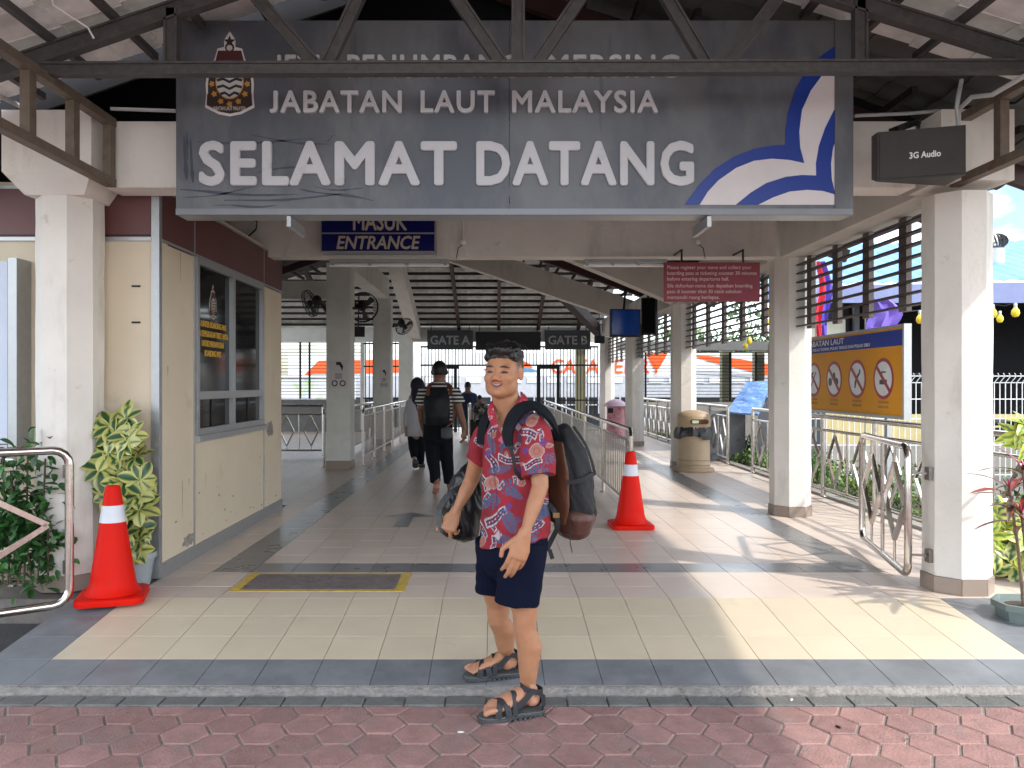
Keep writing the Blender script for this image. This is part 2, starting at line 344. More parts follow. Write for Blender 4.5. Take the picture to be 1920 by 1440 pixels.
# service hatch with yellow border in front of the dark band
hx0, hx1, hy0, hy1 = fx(427, 4.86), fx(757, 4.86), 4.86, 5.33
YEL = M('yellow_line', (.62, .42, .05), .5, var=.15, scale=30, stain=((.35, .3, .22), 18, .5, .8))
HATM = M('hatch_concrete', (.17, .14, .135), .8, var=.3, scale=14, bump=.8, bscale=35, stain=[((.26, .10, .08), 5, .60, .7), ((.08, .075, .07), 12, .58, .5)])
hatch = thing('floor_hatch', 'worn grey service hatch edged with yellow paint, set in the pink floor tiles', 'hatch', (0, 5.1, 0))
mb = MB(); mb.span((hx0+.07, hy0+.045, .001), (hx1-.07, hy1-.04, .006)); part('cover', mb, HATM, hatch)
for a, b in (((hx0, hy0), (hx1, hy0+.035)), ((hx0, hy1-.03), (hx1, hy1)), ((hx0, hy0+.036), (hx0+.06, hy1-.031)), ((hx1-.06, hy0+.036), (hx1, hy1-.031))):
    mb = MB(); mb.span((*a, .001), (*b, .0045)); part('yellow_line', mb, YEL, hatch)
# black dots on the floor right
# lower pavement beside the ramp on the left, planting strip right
mb = MB(); mb.span((-9, 3.62, -.198), (-2.506, 4.71, -.15)); struct('side_path', mb, ASPH)
mb = MB(); mb.span((2.97, 3.62, -.198), (9, 4.71, -.15)); struct('side_path_paving', mb, ASPH)
SOIL = M('soil', (.07, .055, .035), .95, var=.4, scale=10, bump=1, bscale=40)
mb = MB(); mb.span((3.84, 4.9, -.2), (5.0, 24, -.04)); struct('planting_bed', mb, SOIL)
mb = MB(); mb.span((3.721, 4.72, -.2), (3.839, 24, .03)); struct('kerb', mb, CONC)

# ---------------------------------------------------------------- concrete columns
SK = {}
def column(xc, yc, A, h, label, group, cap=False, fr=PL, z0=0):
    t = thing('concrete_column', label, 'column', (xc, yc, z0), group)
    a = A/2/math.cos(R(22.5)); rr = Matrix.Rotation(0, 3, 'Z')
    mb = MB(); n = 14; vs = []; fs = []
    for i in range(n+1):
        z = z0+.1+(h-z0-.1)*i/n
        for k in range(8):
            q = a+random.uniform(-.003, .003)*(0 < i < n); an = R(45*k+22.5); vs.append((xc+q*math.cos(an), yc+q*math.sin(an), z))
    for i in range(n):
        for k in range(8): k2 = (k+1) % 8; fs.append((i*8+k, i*8+k2, i*8+8+k2, i*8+8+k))
    fs.append(tuple(range(7, -1, -1))); fs.append(tuple(n*8+k for k in range(8)))
    mb.add(vs, fs); part('shaft', mb, fr, t)
    key = A
    if key not in SK:
        m = MB(); aa = (a+.006); sd = aa*2*math.sin(R(22.5))
        m.box((0, 0, .048), (sd-.002, .016, .096)); SK[key] = mesh_of(m, SKIRT, name='skirting_tile')
    for k in range(8):
        an = R(45*k-90); dd = A/2+.001
        link('skirting_tile', SK[key], t, (xc+dd*math.cos(an), yc+dd*math.sin(an), z0+.002), Matrix.Rotation(an+R(90), 3, 'Z'))
    if cap:
        mb = MB(); c1 = .27
        mb.lathe((xc, yc, 0), [(A*.72, 2.44), (c1*1.414, 2.56), (c1*1.414, 2.93)], 4); part('capital', mb, fr, t)
    return t
column(-2.70, 5.02, .36, 2.45, 'white plastered column behind the left traffic cone, gate hinges on its side', 'octagonal columns along the porch and hall', True)
column(2.89, 4.94, .36, 2.45, 'nearest white column on the right, metal gate hinged to it, loudspeaker above', 'octagonal columns along the porch and hall')
mb = MB(); mb.span((2.68, 4.74, 2.505), (3.12, 5.13, 2.93)); single('column_head', mb, PL, 'square white block where the beams meet on the nearest right column', 'column head')
for y, lab in ((7.76, 'white column in front of the orange prohibition board'), (12.15, 'white column right behind the beige litter bin'), (16.4, 'white column between the pink bin and the beige bin'), (20.4, 'white column right beside the pink litter bin')):
    column(2.9, y, .36, 2.5, lab, 'octagonal columns along the porch and hall')
DGREY = M('plaster_grey', (.66, .655, .61), .7, var=.08, scale=4, bump=.15, stain=((.45, .44, .4), 6, .6, .5))
for y, lab in ((12.02, 'greyish white column with pipes and a paper notice, wall fans beside it'), (16.6, 'greyish column behind the queue railing with a small paper notice'), (20.9, 'greyish column at the left end of the gate grille')):
    t = thing('square_column', lab, 'column', (-2.35, y, 0), 'square columns left of the walkway')
    mb = MB(); mb.span((-2.53, y-.18, .13), (-2.17, y+.18, 3.1)); part('shaft', mb, DGREY, t)
    mb = MB(); mb.span((-2.537, y-.187, .002), (-2.163, y+.187, .13)); part('skirting', mb, SKIRT, t)

# ---------------------------------------------------------------- beams
def beam(a, b, label, mat=PL, name='concrete_beam'):
    mb = MB(); mb.span(a, b); return single(name, mb, mat, label, 'beam', 'concrete beams of the hall')
def rbeam(p0, p1, w_, h_, label, mat=PL):
    mb = MB(); mb.bar(p0, p1, w_, h_); return single('sloping_beam', mb, mat, label, 'beam', 'sloping beams of the hall roof')
beam((-2.42, 4.90, 2.50), (2.61, 5.12, 2.91), 'white front beam between the two porch columns, behind the big grey sign')
beam((-3.9, 7.62, 2.51), (2.72, 7.84, 2.91), 'white cross beam that carries the blue entrance sign and tube lights')
beam((2.74, 7.95, 2.50), (3.04, 20.2, 2.92), 'long white beam over the right side columns')
beam((2.742, 5.14, 2.498), (3.042, 7.60, 2.912), 'short white beam from the nearest right column to the second one')
beam((-2.5, 12.22, 3.06), (-2.2, 16.4, 3.45), 'white beam between two grey columns, left of the walkway')
beam((-9, 13.0, 2.68), (-2.55, 13.25, 2.98), 'pale beam crossing the left hall above the wall fan', DGREY)
beam((-9, 20.9, 2.40), (2.72, 21.1, 2.78), 'pale beam at the far end above the gate signs', DGREY)
beam((-3.9, 8.05, 2.52), (-2.45, 8.25, 2.66), 'thin pale beam just right of the ticket office roof', DGREY)
rbeam((2.80, 12.1, 2.72), (-2.4, 12.1, 4.88), .3, .45, 'white sloping beam that lands on the column by the beige bin')
rbeam((2.80, 16.4, 2.78), (-2.4, 16.4, 4.55), .3, .45, 'white sloping beam ending behind the blue screen')
rbeam((-2.12, 21.0, 2.62), (-2.02, 15.3, 3.98), .30, .34, 'white sloping beam with a tube light, beside the far left column')
rbeam((2.75, 20.6, 2.62), (1.2, 16.6, 3.4), .2, .25, 'dark sloping corner beam behind the hanging screens', PURL)

# ---------------------------------------------------------------- roofs
def stile(wd, ln, mat, n=8, amp=.022, th=.012):
    m = MB(); vs = []
    for top in (1, 0):
        for j in (0, 1):
            for i in range(n+1):
                u = i/n; z = amp*(abs(math.sin(math.pi*u))**.8 if u < .66 else abs(math.sin(math.pi*.66))**.8*(1-(u-.66)/.34)*.6)
                vs.append(((u-.5)*wd*1.04, (j-.5)*ln*1.12, z+(th if top else 0)+(.016 if j == 1 else 0)))
    k = n+1; fs = []
    for i in range(n):
        fs.append((i, i+1, k+i+1, k+i)); fs.append((2*k+i, 3*k+i, 3*k+i+1, 2*k+i+1))
        fs.append((i, 2*k+i, 2*k+i+1, i+1)); fs.append((k+i, k+i+1, 3*k+i+1, 3*k+i))
    fs.append((0, k, 3*k, 2*k)); fs.append((n, 2*k+n, 3*k+n, k+n)); m.add(vs, fs); return m
def tiled(parent, O, A, B, nu, nv, wd, ln, mat, seen, name='roof_tile', jit=.002):
    A = Vector(A).normalized(); B = Vector(B).normalized(); N = A.cross(B)
    if N.z < 0: N = -N; 
    rot = Matrix((A, B, N)).transposed()
    src = stile(wd, ln, mat); me = mesh_of(src, mat, True, name=name); rest = MB(); cnt = 0
    if A.cross(B).dot(N) < 0: me.flip_normals()
    for j in range(nv):
        for i in range(nu):
            c = Vector(O)+A*wd*(i+.5)+B*ln*(j+.5)+N*random.uniform(-jit, jit)*2
            if seen(c) and cnt < 290:
                o = bpy.data.objects.new(name, me); COL.objects.link(o); o.parent = parent; o.matrix_local = Matrix.Translation(c-WL[parent]) @ rot.to_4x4(); cnt += 1
            else: rest.add([c+rot @ v for v in src.v], src.f)
    if rest.v: link('far_roof_tiles', mesh_of(rest, mat, True, WL[parent]), parent, WL[parent], kind='stuff')
# porch roof: slopes down from the ridge at X = .24
RZ = 4.06; RS = .353
porch = link('porch_roof', None, None, (.24, 3, RZ), kind='structure')
for sgn, X1 in ((1, 3.62), (-1, -3.35)):
    nn = math.hypot(1, RS); ln = .34; nv = int(abs(X1-.24)*nn/ln)+1
    tiled(porch, (.24, .2, RZ+.02), (0, 1, 0), (sgn, 0, -RS), 18, nv, .25, ln, ROOFT, lambda c: c.y > 3.3)
    for q in range(11):                          # steel battens under the tiles
        x = .24+sgn*(.25+q*.335); z = RZ-RS*abs(x-.24)-.035
        if abs(x-.24) > abs(X1-.24): continue
        mb = MB(); mb.bar((x, .25, z), (x, 4.70, z), .035, .04); part('batten', mb, STL, porch)
    for y in (1.2, 2.7):
        mb = MB(); mb.bar((.24, y, RZ-.11), (X1, y, RZ-.11-RS*abs(X1-.24)), .06, .1); part('rafter', mb, STL, porch)
mb = MB(); mb.span((3.60, .2, 2.70), (3.72, 4.8, 2.86)); part('gutter', mb, WHT, porch)
# porch truss
D = 4.15
def pt(x, y): return P(x, y, D)
truss = thing('roof_truss', 'dark steel truss crossing the porch in front of the grey welcome sign', 'truss', (.1, D, 2.9))
def tb(p, q, name, w_=.045, h_=.07, mat=STL, dy=0):
    mb = MB(); p = p+Vector((0, dy, 0)); q = q+Vector((0, dy, 0)); d = (q-p).normalized(); up = Vector((0, 1, 0))
    mb.bar(p, q, h_, w_, up=up)
    s_ = d.cross(up).normalized()                # lips of the open channel
    for k in (-1, 1): mb.bar(p+s_*k*(h_/2-.006)-up*(w_/2+.006), q+s_*k*(h_/2-.006)-up*(w_/2+.006), .012, .012, up=up)
    part(name, mb, mat, truss)
tb(pt(60, 132), pt(1960, 126), 'bottom_chord', .05, .066)
tb(pt(-60, 141), pt(957, -210), 'top_chord', .05, .09, dy=.06); tb(pt(1985, 112), pt(957, -210), 'top_chord', .05, .09, dy=.06)
for x, y0 in ((315, 8), (972, -160), (1620, -30)): tb(pt(x, 118), pt(x, y0), 'post', .04, .07, dy=.055)
for a, b in (((590, 118), (470, -20)), ((608, 118), (672, -20)), ((945, 118), (850, -20)), ((1002, 118), (1095, -20)), ((1330, 115), (1250, -20)), ((1368, 115), (1470, -20))):
    tb(pt(*a), pt(*b), 'web', .036, .068, dy=.058)
# side girders
def girder(x, label):
    t = thing('side_girder', label, 'girder', (x, 4.8, 2.5), 'ladder girders on the porch sides')
    for z in (2.515, 2.885):
        mb = MB(); mb.bar((x, .6, z), (x, 4.86, z), .06, .05); part('rail', mb, STB, t)
    y = 4.83
    while y > .8:
        mb = MB(); mb.span((x-.025, y-.03, 2.541), (x+.025, y+.03, 2.859)); part('rung', mb, STB, t); y -= .42
girder(-2.36, 'rusty ladder girder running from the left column towards the viewer')
girder(2.83, 'rusty ladder girder running from the right column past the loudspeaker')
# main hall roof (ridge at X = -1.2)
hall = link('hall_roof', None, None, (-1.2, 10, 4.45), kind='structure')
mz = lambda x: 4.55-.36*abs(x+1.2)
for sgn, X1 in ((1, 3.75), (-1, -9)):
    nv = int(abs(X1+1.2)*math.hypot(1, .36)/.34)+1
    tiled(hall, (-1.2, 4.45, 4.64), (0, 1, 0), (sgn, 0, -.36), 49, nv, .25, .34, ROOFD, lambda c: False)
    mb = MB(); q = 0
    while q*.34 < abs(X1+1.2):
        x = -1.2+sgn*(q*.34+.1); mb.bar((x, 4.96, mz(x)-.04), (x, 16.6, mz(x)-.04), .04, .05); q += 1
    part('purlins', mb, PURL, hall, kind='stuff')
    for y in (5.4, 6.6, 8.4, 9.9, 11.2, 13.4, 14.9):
        mb = MB(); mb.bar((-1.2, y, 4.55-.13), (X1, y, mz(X1)-.13), .06, .13); part('rafter', mb, RAFT, hall)
# hipped end seen above the gates
hs = .30
def hipz(y): return 2.80+hs*(21.1-y)
N_ = int(4.9/.19)
tiled(hall, (-9, 21.3, hipz(21.3)+.05), (1, 0, 0), (0, -1, hs), 64, 13, .185, .40, ROOFT, lambda c: -2.1 < c.x < 2.6 and c.y > 17.0)
for j in range(13):
    y = 21.25-j*.40*.958; mb = MB(); mb.bar((-9, y, hipz(y)-.02), (3.3, y, hipz(y)-.02), .05, .06); part('purlin', mb, PURL, hall)
for x in (-6, -4.2, -.95, .1, 1.15, 2.2):
    mb = MB(); mb.bar((x, 21.3, hipz(21.3)-.1), (x, 16.5, hipz(16.5)-.1), .08, .12, up=(0, 0, 1)); part('rafter', mb, RAFT, hall)
# added black boards: one blocks sun leaks, one stands for the unlit roof void
VOID = M('void_black', (.008, .007, .01), .8, var=.2)  # near-black colour carries the darkness of the roof void
mb = MB(); mb.prism([(-9, 3.0), (-9, 1.9+.6), (-3.0, 3.3), (-2.6, 2.95), (3.0, 2.95), (3.2, 3.1), (4.3, 2.7), (3.9, 2.95), (-1.2, 4.62)], (0, 5.35, 0), X_, Z_, -.02)
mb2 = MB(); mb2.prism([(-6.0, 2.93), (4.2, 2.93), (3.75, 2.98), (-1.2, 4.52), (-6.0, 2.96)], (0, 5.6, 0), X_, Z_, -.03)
single('added_void_board', mb2, VOID, 'added black board standing in for the unlit roof void behind the welcome sign', 'added board')
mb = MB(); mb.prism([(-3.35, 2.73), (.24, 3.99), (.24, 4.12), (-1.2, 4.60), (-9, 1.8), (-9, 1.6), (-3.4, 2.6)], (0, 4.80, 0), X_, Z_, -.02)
single('added_void_board', mb, VOID, 'added black board blocking sun leaks between porch roof and hall roof, upper left', 'added board')
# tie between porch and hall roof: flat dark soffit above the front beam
mb = MB(); mb.span((-9, 5.13, 2.915), (-2.4, 7.6, 2.95)); single('soffit', mb, VOID, 'dark soffit above the ticket office roof', 'soffit')

# ---------------------------------------------------------------- ticket office (left)
of = thing('ticket_office', 'cream ticket office with maroon top band and a dark window facing the walkway', 'office', (-2.2, 6.6, 0))
xo = -2.2; F0 = 5.16; F1 = 8.13
mb = MB(); mb.span((xo-.15, F0+.012, .10), (xo, 5.76, 2.21)); mb.span((xo-.15, 7.47, .10), (xo, F1, 2.21)); mb.span((xo-.15, 5.76, .10), (xo, 7.47, .90))
mb.span((xo-.15, F1-.15, 2.21), (xo-.5, F1-.001, 2.5)); mb.span((-9, F1-.12, .1), (xo-.15, F1-.003, 2.5))
part('side_wall', mb, PLC, of)
mb = MB(); mb.span((-6.5, F0, .10), (xo-.003, F0+.15, 2.22)); part('front_wall', mb, PLC, of)
mb = MB()
for a, b in ((F0+.031, 5.755), (5.765, 7.485), (7.495, F1)):
    mb = MB(); mb.span((xo-.1, a, 2.235), (xo+.008, b, 2.555)); part('band_panel', mb, MAR, of)
for a, b in ((-6.5, -3.74), (-3.73, xo-.045)):
    mb = MB(); mb.span((a, F0-.012, 2.235), (b, F0+.1, 2.56)); part('band_panel', mb, MAR, of)
mb = MB()
mb.span((xo-.04, F0-.016, .01), (xo+.012, F0+.03, 2.60)); part('corner_trim', mb, ALU, of)
for (y, z0, z1) in ((5.76, 0.1, 2.57), (7.49, .1, 2.57)):
    mb = MB(); mb.span((xo-.02, y-.006, z0), (xo+.012, y+.006, z1)); part('joint_trim', mb, ALU, of)
for z in (2.226, 2.565):
    mb = MB(); mb.span((xo-.02, F0+.03, z-.008), (xo+.014, F1, z+.008)); part('rail_trim', mb, ALU, of)
    mb = MB(); mb.span((-6.5, F0-.02, z-.012), (xo-.04, F0, z+.012)); part('rail_trim', mb, ALU, of)
mb = MB(); mb.span((-6.5, F0-.014, 2.245), (xo-.041, F0-.0125, 2.255)); part('painted_gap_shade', mb, BLK, of)  # flat black strip, the shade of a gap put in as colour
mb = MB(); mb.span((xo-.01, F0+.03, 0), (xo+.012, F1, .10)); part('skirting', mb, ALU, of)
mb = MB(); mb.span((-6.5, F0-.012, 0), (xo-.04, F0, .10)); part('skirting', mb, SKIRT, of)
mb = MB(); mb.span((-6.5, F0, 2.56), (xo, F1, 2.60)); part('roof_slab', mb, PLC, of)
wy0, wy1, wz0, wz1 = 5.78, 7.46, .90, 2.215
win = link('window', None, of, (xo, 6.6, .9))
def fr(a, b, nm='frame'):
    mb = MB(); mb.span((xo-.05, a[0], a[1]), (xo+.022, b[0], b[1])); part(nm, mb, ALU, win)
fr((wy0, wz0), (wy0+.05, wz1)); fr((wy1-.05, wz0), (wy1, wz1)); fr((wy0+.05, wz1-.05), (wy1-.05, wz1)); fr((wy0+.05, wz0), (wy1-.05, wz0+.05))
fr((6.57, wz0+.05), (6.63, wz1-.05), 'mullion'); fr((wy0+.05, 1.165), (6.57, 1.225), 'transom'); fr((6.63, 1.165), (wy1-.05, 1.225), 'transom')
mb = MB(); mb.span((xo-.02, wy0-.02, wz0-.045), (xo+.05, wy1+.02, wz0)); part('sill', mb, ALU, win)
for (a, b) in (((wy0+.05, .95), (6.57, 1.165)), ((6.63, .95), (wy1-.05, 1.165)), ((wy0+.05, 1.225), (6.57, wz1-.05)), ((6.63, 1.225), (wy1-.05, wz1-.05))):
    mb = MB(); mb.span((xo-.02, a[0], a[1]), (xo-.012, b[0], b[1])); part('pane', mb, GLS, win)
for (y) in (6.15, 7.05):
    mb = MB(); mb.span((xo-.011, y-.012, .95), (xo-.004, y+.012, 1.165)); part('glazing_bar', mb, BLK, win)
GOLD = M('gold_letter', (.62, .36, .04), .45, var=.08)
lines = ['KAUNTER BOARDING PASS', 'SILA KEMUKAKAN TIKET ANDA', 'UNTUK MENDAPATKAN', 'BOARDING PASS']
for i, s_ in enumerate(lines):
    wl = [.60, .70, .48, .36][i]
    text(s_, (xo-.0115, 6.19, 1.715-.074*i), Y_, Z_, wl, .045, .003, GOLD, win, 'gold_lettering', bold=.02, align='C')
def crest(o, ax, ay, s_, parent):
    """tear-shaped emblem: white backing, dark wreath with gold rosettes, blue and white waves, maroon crown with star, ribbon"""
    mm = dict(w=SIGNW, k=M('crest_dark', (.03, .015, .012), .5), g=M('crest_gold', (.45, .22, .04), .4), r=M('crest_maroon', (.07, .012, .014), .5), b=M('crest_navy', (.01, .012, .05), .4), c=M('crest_cream', (.5, .48, .42), .5))
    def pl(nm, poly, m, d): 
        mb = MB(); mb.prism([(x*s_, y*s_) for x, y in poly], Vector(o)+ax.cross(ay)*d, ax, ay, .0012); part(nm, mb, mm[m], parent)
    def circ(cx, cy, rx, ry, n=24, a0=0, a1=360): return [(cx+rx*math.cos(R(a0+(a1-a0)*k/n)), cy+ry*math.sin(R(a0+(a1-a0)*k/n))) for k in range(n)]
    pl('backing', [(x*1.06, y*1.05) for x, y in [(-.44, -.42), (-.42, -.18), (-.43, 0), (-.4, .25), (-.27, .46), (-.22, .64), (-.10, .67), (-.10, .80), (0, .95), (.10, .80), (.10, .67), (.22, .64), (.27, .46), (.4, .25), (.43, 0), (.42, -.18), (.44, -.42), (.2, -.54), (0, -.58), (-.2, -.54)]], 'w', 0)
    pl('dark_field', [(x*1.0, y*1.0) for x, y in [(-.43, -.40), (-.41, -.18), (-.41, 0), (-.38, .24), (-.26, .44), (-.2, .62), (.2, .62), (.26, .44), (.38, .24), (.41, 0), (.41, -.18), (.43, -.40), (.2, -.52), (0, -.56), (-.2, -.52)]], 'k', .0007)
    pl('wreath', circ(0, 0, .41, .45), 'k', .0014)
    pl('crown', [(-.27, .43), (-.22, .63), (.22, .63), (.27, .43)], 'r', .0028)
    pl('crown_ball', circ(0, .69, .09, .09, 12), 'r', .003); pl('crescent', circ(0, .68, .055, .055, 12), 'c', .0046)
    pl('star', [(math.sin(R(36*k))*(.12 if k % 2 == 0 else .05), .80+math.cos(R(36*k))*(.12 if k % 2 == 0 else .05)) for k in range(10)], 'k', .0046)
    pl('shield_ring', circ(0, .04, .27, .33), 'g', .0028); pl('shield', circ(0, .04, .25, .31), 'c', .0042)
    for k in range(4):
        y = .22-.13*k; hw = .245*math.sqrt(max(.05, 1-((y-.04)/.31)**2))
        pl('wave', [(-hw, y), (-hw/2, y+.03), (0, y-.03), (hw/2, y+.03), (hw, y), (hw*.96, y-.05), (hw/2, y-.02), (0, y-.08), (-hw/2, y-.02), (-hw*.96, y-.05)], 'b', .0056)
    for k in range(9):
        a = R(150+30*k); pl('rosette', [(math.cos(a)*.335+math.cos(R(36*j))*(.062 if j % 2 else .04), .0+math.sin(a)*.38+math.sin(R(36*j))*(.062 if j % 2 else .04)) for j in range(10)], 'g', .0042)
    pl('ribbon', [(-.42, -.18), (-.43, -.40), (-.2, -.52), (0, -.56), (.2, -.52), (.43, -.40), (.42, -.18), (.3, -.34), (0, -.44), (-.3, -.34)], 'k', .0062)
    text('JABATAN LAUT MALAYSIA', Vector(o)+ax*(-.31*s_)+ay*(-.50*s_)+ax.cross(ay)*.0076, ax, ay, .62*s_, .07*s_, .001, mm['c'], parent, 'ribbon_lettering')
wc = link('window_emblem', None, of, (xo, 6.19, 1.86)); 
crest((xo-.0115, 6.19, 1.89), Y_, Z_, .17, wc)
# small black slots on the front wall
for y in (536.5, 604.5):
    p = P(255, y, F0-.004); mb = MB(); mb.box(p, (.055, .008, .012)); part('slot', mb, BLK, of)
# chipped plaster patches
CHP = M('bare_plaster', (.27, .25, .22), .95, var=.4, scale=20, bump=1)
def blob(o, ax, ay, rx, ry, n, h, mat, nm, parent, seed):
    rd = random.Random(seed); mb = MB(); mb.prism([(rx*math.cos(2*math.pi*k/n)*rd.uniform(.6, 1.1), ry*math.sin(2*math.pi*k/n)*rd.uniform(.6, 1.1)) for k in range(n)], o, ax, ay, h); part(nm, mb, mat, parent)
blob((xo-.001, 7.72, .84), Y_, Z_, .13, .09, 16, .002, CHP, 'bare_patch', of, 3)
blob((xo-.001, 5.66, .16), Y_, Z_, .12, .05, 18, .002, CHP, 'bare_patch', of, 5)
# AC-blue board left
bd = thing('wall_board', 'pale blue metal board fixed on the cream office front, left edge of view', 'board', (-3.5, 5.1, .9))
BB = M('board_blue', (.50, .55, .66), .4, var=.05)
mb = MB(); mb.span((-4.6, 5.02, .90), (-3.1, 5.155, 2.06)); part('panel', mb, BB, bd)
mb = MB(); mb.span((-3.085, 5.0, .88), (-3.03, 5.157, 2.08)); part('edge', mb, ALU, bd)
mb = MB(); mb.span((-4.6, 5.0, .855), (-3.09, 5.157, .895)); part('edge', mb, ALU, bd)

# ---------------------------------------------------------------- far end: low wall, grille, gates
LW = M('low_wall', (.16, .155, .15), .8, var=.15)
mb = MB(); mb.span((-9, 21.2, 0), (-3.4, 21.35, .87)); single('low_wall', mb, LW, 'dark grey low wall under the louvred window, far left of hall', 'wall')
mb = MB(); mb.span((3.9, 21.4, -.2), (12, 21.55, .78)); single('low_wall', M and mb, CONC, 'pale low wall under the louvres, right of the hall', 'wall')
gr = thing('gate_grille', 'tall dark bar grille under the gate signs at the far end of the hall', 'grille', (0, 21.0, 0))
bme = {}
def vbar(h, z0, r=.011):
    k = (h, r)
    if k not in bme: m = MB(); m.box((0, 0, h/2), (2*r, 2*r, h)); bme[k] = mesh_of(m, BLK, name='bar')
    return bme[k]
x = -1.95
while x < 2.75:
    op = -.95 < x < 1.15
    if op: link('bar', vbar(.45, 0), gr, (x, 21.0, 1.80))
    else: link('bar', vbar(2.24, 0), gr, (x, 21.0, .02))
    x += .09
for z in (1.78, 2.27): mb = MB(); mb.bar((-1.98, 21.0, z), (2.75, 21.0, z), .05, .045); part('rail', mb, BLK, gr)
for xa, xb in ((-1.98, -1.0), (1.72, 2.75)):
    for z in (.06, .85): mb = MB(); mb.bar((xa, 20.99, z), (xb, 20.99, z), .04, .04); part('rail', mb, BLK, gr)
for x in (-1.60, -1.05, 1.15, 1.68): mb = MB(); mb.span((x-.04, 20.95, 0), (x+.04, 21.03, 1.76)); part('post', mb, BLK, gr)
mb = MB(); mb.span((-1.60, 20.94, 1.68), (-.95, 21.04, 1.76)); part('lintel', mb, BLK, gr); mb = MB(); mb.span((1.12, 20.94, 1.68), (1.72, 21.04, 1.76)); part('lintel', mb, BLK, gr)
# left door grille between columns
g2 = thing('side_grille', 'narrow dark bar grille left of the far column, orange ferry showing through', 'grille', (-3, 21.0, 0))
x = -3.45
while x < -2.55: link('bar', vbar(2.3, 0), g2, (x, 21.05, .1)); x += .1
for z in (.9, 1.75, 2.36): mb = MB(); mb.bar((-3.5, 21.05, z), (-2.55, 21.05, z), .04, .04); part('rail', mb, BLK, g2)
def louvwin(x0, x1, z0, z1, y, dz, label, posts):
    t = thing('louvred_window', label, 'window', ((x0+x1)/2, y, z0)); m = MB(); m.box((0, 0, 0), (x1-x0, .03, .016)); me = mesh_of(m, BLK, name='slat')
    z = z0+.02
    while z < z1: link('slat', me, t, ((x0+x1)/2, y, z)); z += dz
    for q in posts: mb = MB(); mb.span((q-.025, y+.02, z0), (q+.025, y+.06, z1)); part('post', mb, BLK, t)
louvwin(-8.5, -3.5, .88, 2.42, 21.25, .088, 'open window with thin dark horizontal bars, far left of the hall', (-8, -5.25, -5.0, -4.0))
louvwin(3.9, 11.5, .80, 2.15, 21.45, .088, 'open window with thin dark horizontal bars, right of the hall', (4.1, 5.0, 6.4, 7.1, 8.0, 9.3))
for q, lab in ((2.35, 'thin tan post inside the gate grille'), (6.35, 'brownish post seen left of the blue display panel'), (7.25, 'grey green post seen above the blue display panel')):
    mb = MB(); mb.span((q-.13, 21.6, 0), (q+.13, 21.85, 2.3)); single('post', mb, M('post_tan', (.20, .19, .12), .8), lab, 'post')
mb = MB(); mb.span((3.3, 21.1, 2.18), (12, 21.4, 2.42)); single('eave_beam', mb, LW, 'grey eave beam above the right louvred window', 'beam')
mb = MB(); mb.span((-3.6, 21.12, .05), (-3.5, 21.3, 2.4)); single('post', mb, DGREY, 'pale post between the barred window and the narrow grille', 'post')
# louvre screens right
LV = {}; LOUP = M('louvre_post', (.20, .165, .15), .6, var=.15)
def screen(y0, y1, label, nposts):
    t = thing('louvre_screen', label, 'louvre', (2.95, (y0+y1)/2, 1.8), 'brown louvre screens between the right columns')
    m = MB(); m.box((0, 0, 0), (.075, y1-y0+.08, .013), Matrix.Rotation(R(-4), 3, 'Y')); me = mesh_of(m, LOUV, name='slat')
    z = 1.835
    while z < 2.47: link('slat', me, t, (2.93, (y0+y1)/2, z)); z += .084
    for k in range(nposts):
        y = y0+.06+(y1-y0-.12)*k/(nposts-1)
        mb = MB(); mb.span((2.985, y-.055, 1.81), (3.025, y+.055, 2.495)); part('post', mb, LOUP, t)
screen(5.15, 7.56, 'louvre screen between the nearest right column and the second one', 5)
screen(7.97, 11.95, 'louvre screen between the second right column and the beige bin column', 6)
screen(12.35, 16.2, 'louvre screen behind the hanging screens', 6)
screen(16.6, 20.2, 'farthest louvre screen, next to the gate grille', 6)
# ================================================================ signs
SD = 4.55
def zpt(x, y, D=SD): return ((x-928)*D/FP, EYE-(y-720)*D/FP)
sx0, sx1, sz0, sz1 = -1.838, 2.062, 2.255, 3.375
sign = thing('welcome_sign', 'big weathered grey welcome sign with raised white letters and a blue wave, above the entrance', 'sign', (.11, 4.65, sz0))
xm = zpt(955, 0)[0]
for a, b in ((sx0, xm-.0015), (xm+.0015, sx1)):
    mb = MB(); mb.span((a, SD, sz0), (b, SD+.012, sz1)); part('face_panel', mb, WEATH, sign)
mb = MB()
for a, b in (((sx0+.001, SD+.0125, sz0+.001), (sx1-.001, SD+.17, sz0+.03)), ((sx0+.001, SD+.0125, sz1-.03), (sx1-.001, SD+.17, sz1-.001)), ((sx0+.001, SD+.0125, sz0+.031), (sx0+.03, SD+.17, sz1-.031)), ((sx1-.03, SD+.0125, sz0+.031), (sx1-.001, SD+.17, sz1-.031))): mb.span(a, b)
part('casing', mb, ALU, sign)
FRG = M('sign_frame', (.20, .21, .23), .4, .4, var=.08)
for a, b in (((sx0, SD-.006, sz0), (sx1, SD-.0005, sz0+.035)), ((sx1-.105, SD-.008, sz0+.036), (sx1-.0, SD-.0005, sz1))):
    mb = MB(); mb.span(a, b); part('edge_strip', mb, FRG if a[0] == sx0 else WEATH, sign)
def stext(s, x0, x1, y0, y1, mat=LETW, bold=.02, d=.018, **k):
    (xa, za), (xb, zb) = zpt(x0, y1), zpt(x1, y0)
    text(s, (xa, SD-d-.001, za), X_, Z_, xb-xa, zb-za, d, mat, sign, bold=bold, **k) if False else text(s, (xa, SD-.0005, za), X_, Z_, xb-xa, zb-za, d, mat, sign, bold=bold, space=1.12, **k)
def word(s, x0, x1, y0, y1, bold=.032):
    stext(s, x0, x1, y0, y1, bold=bold)
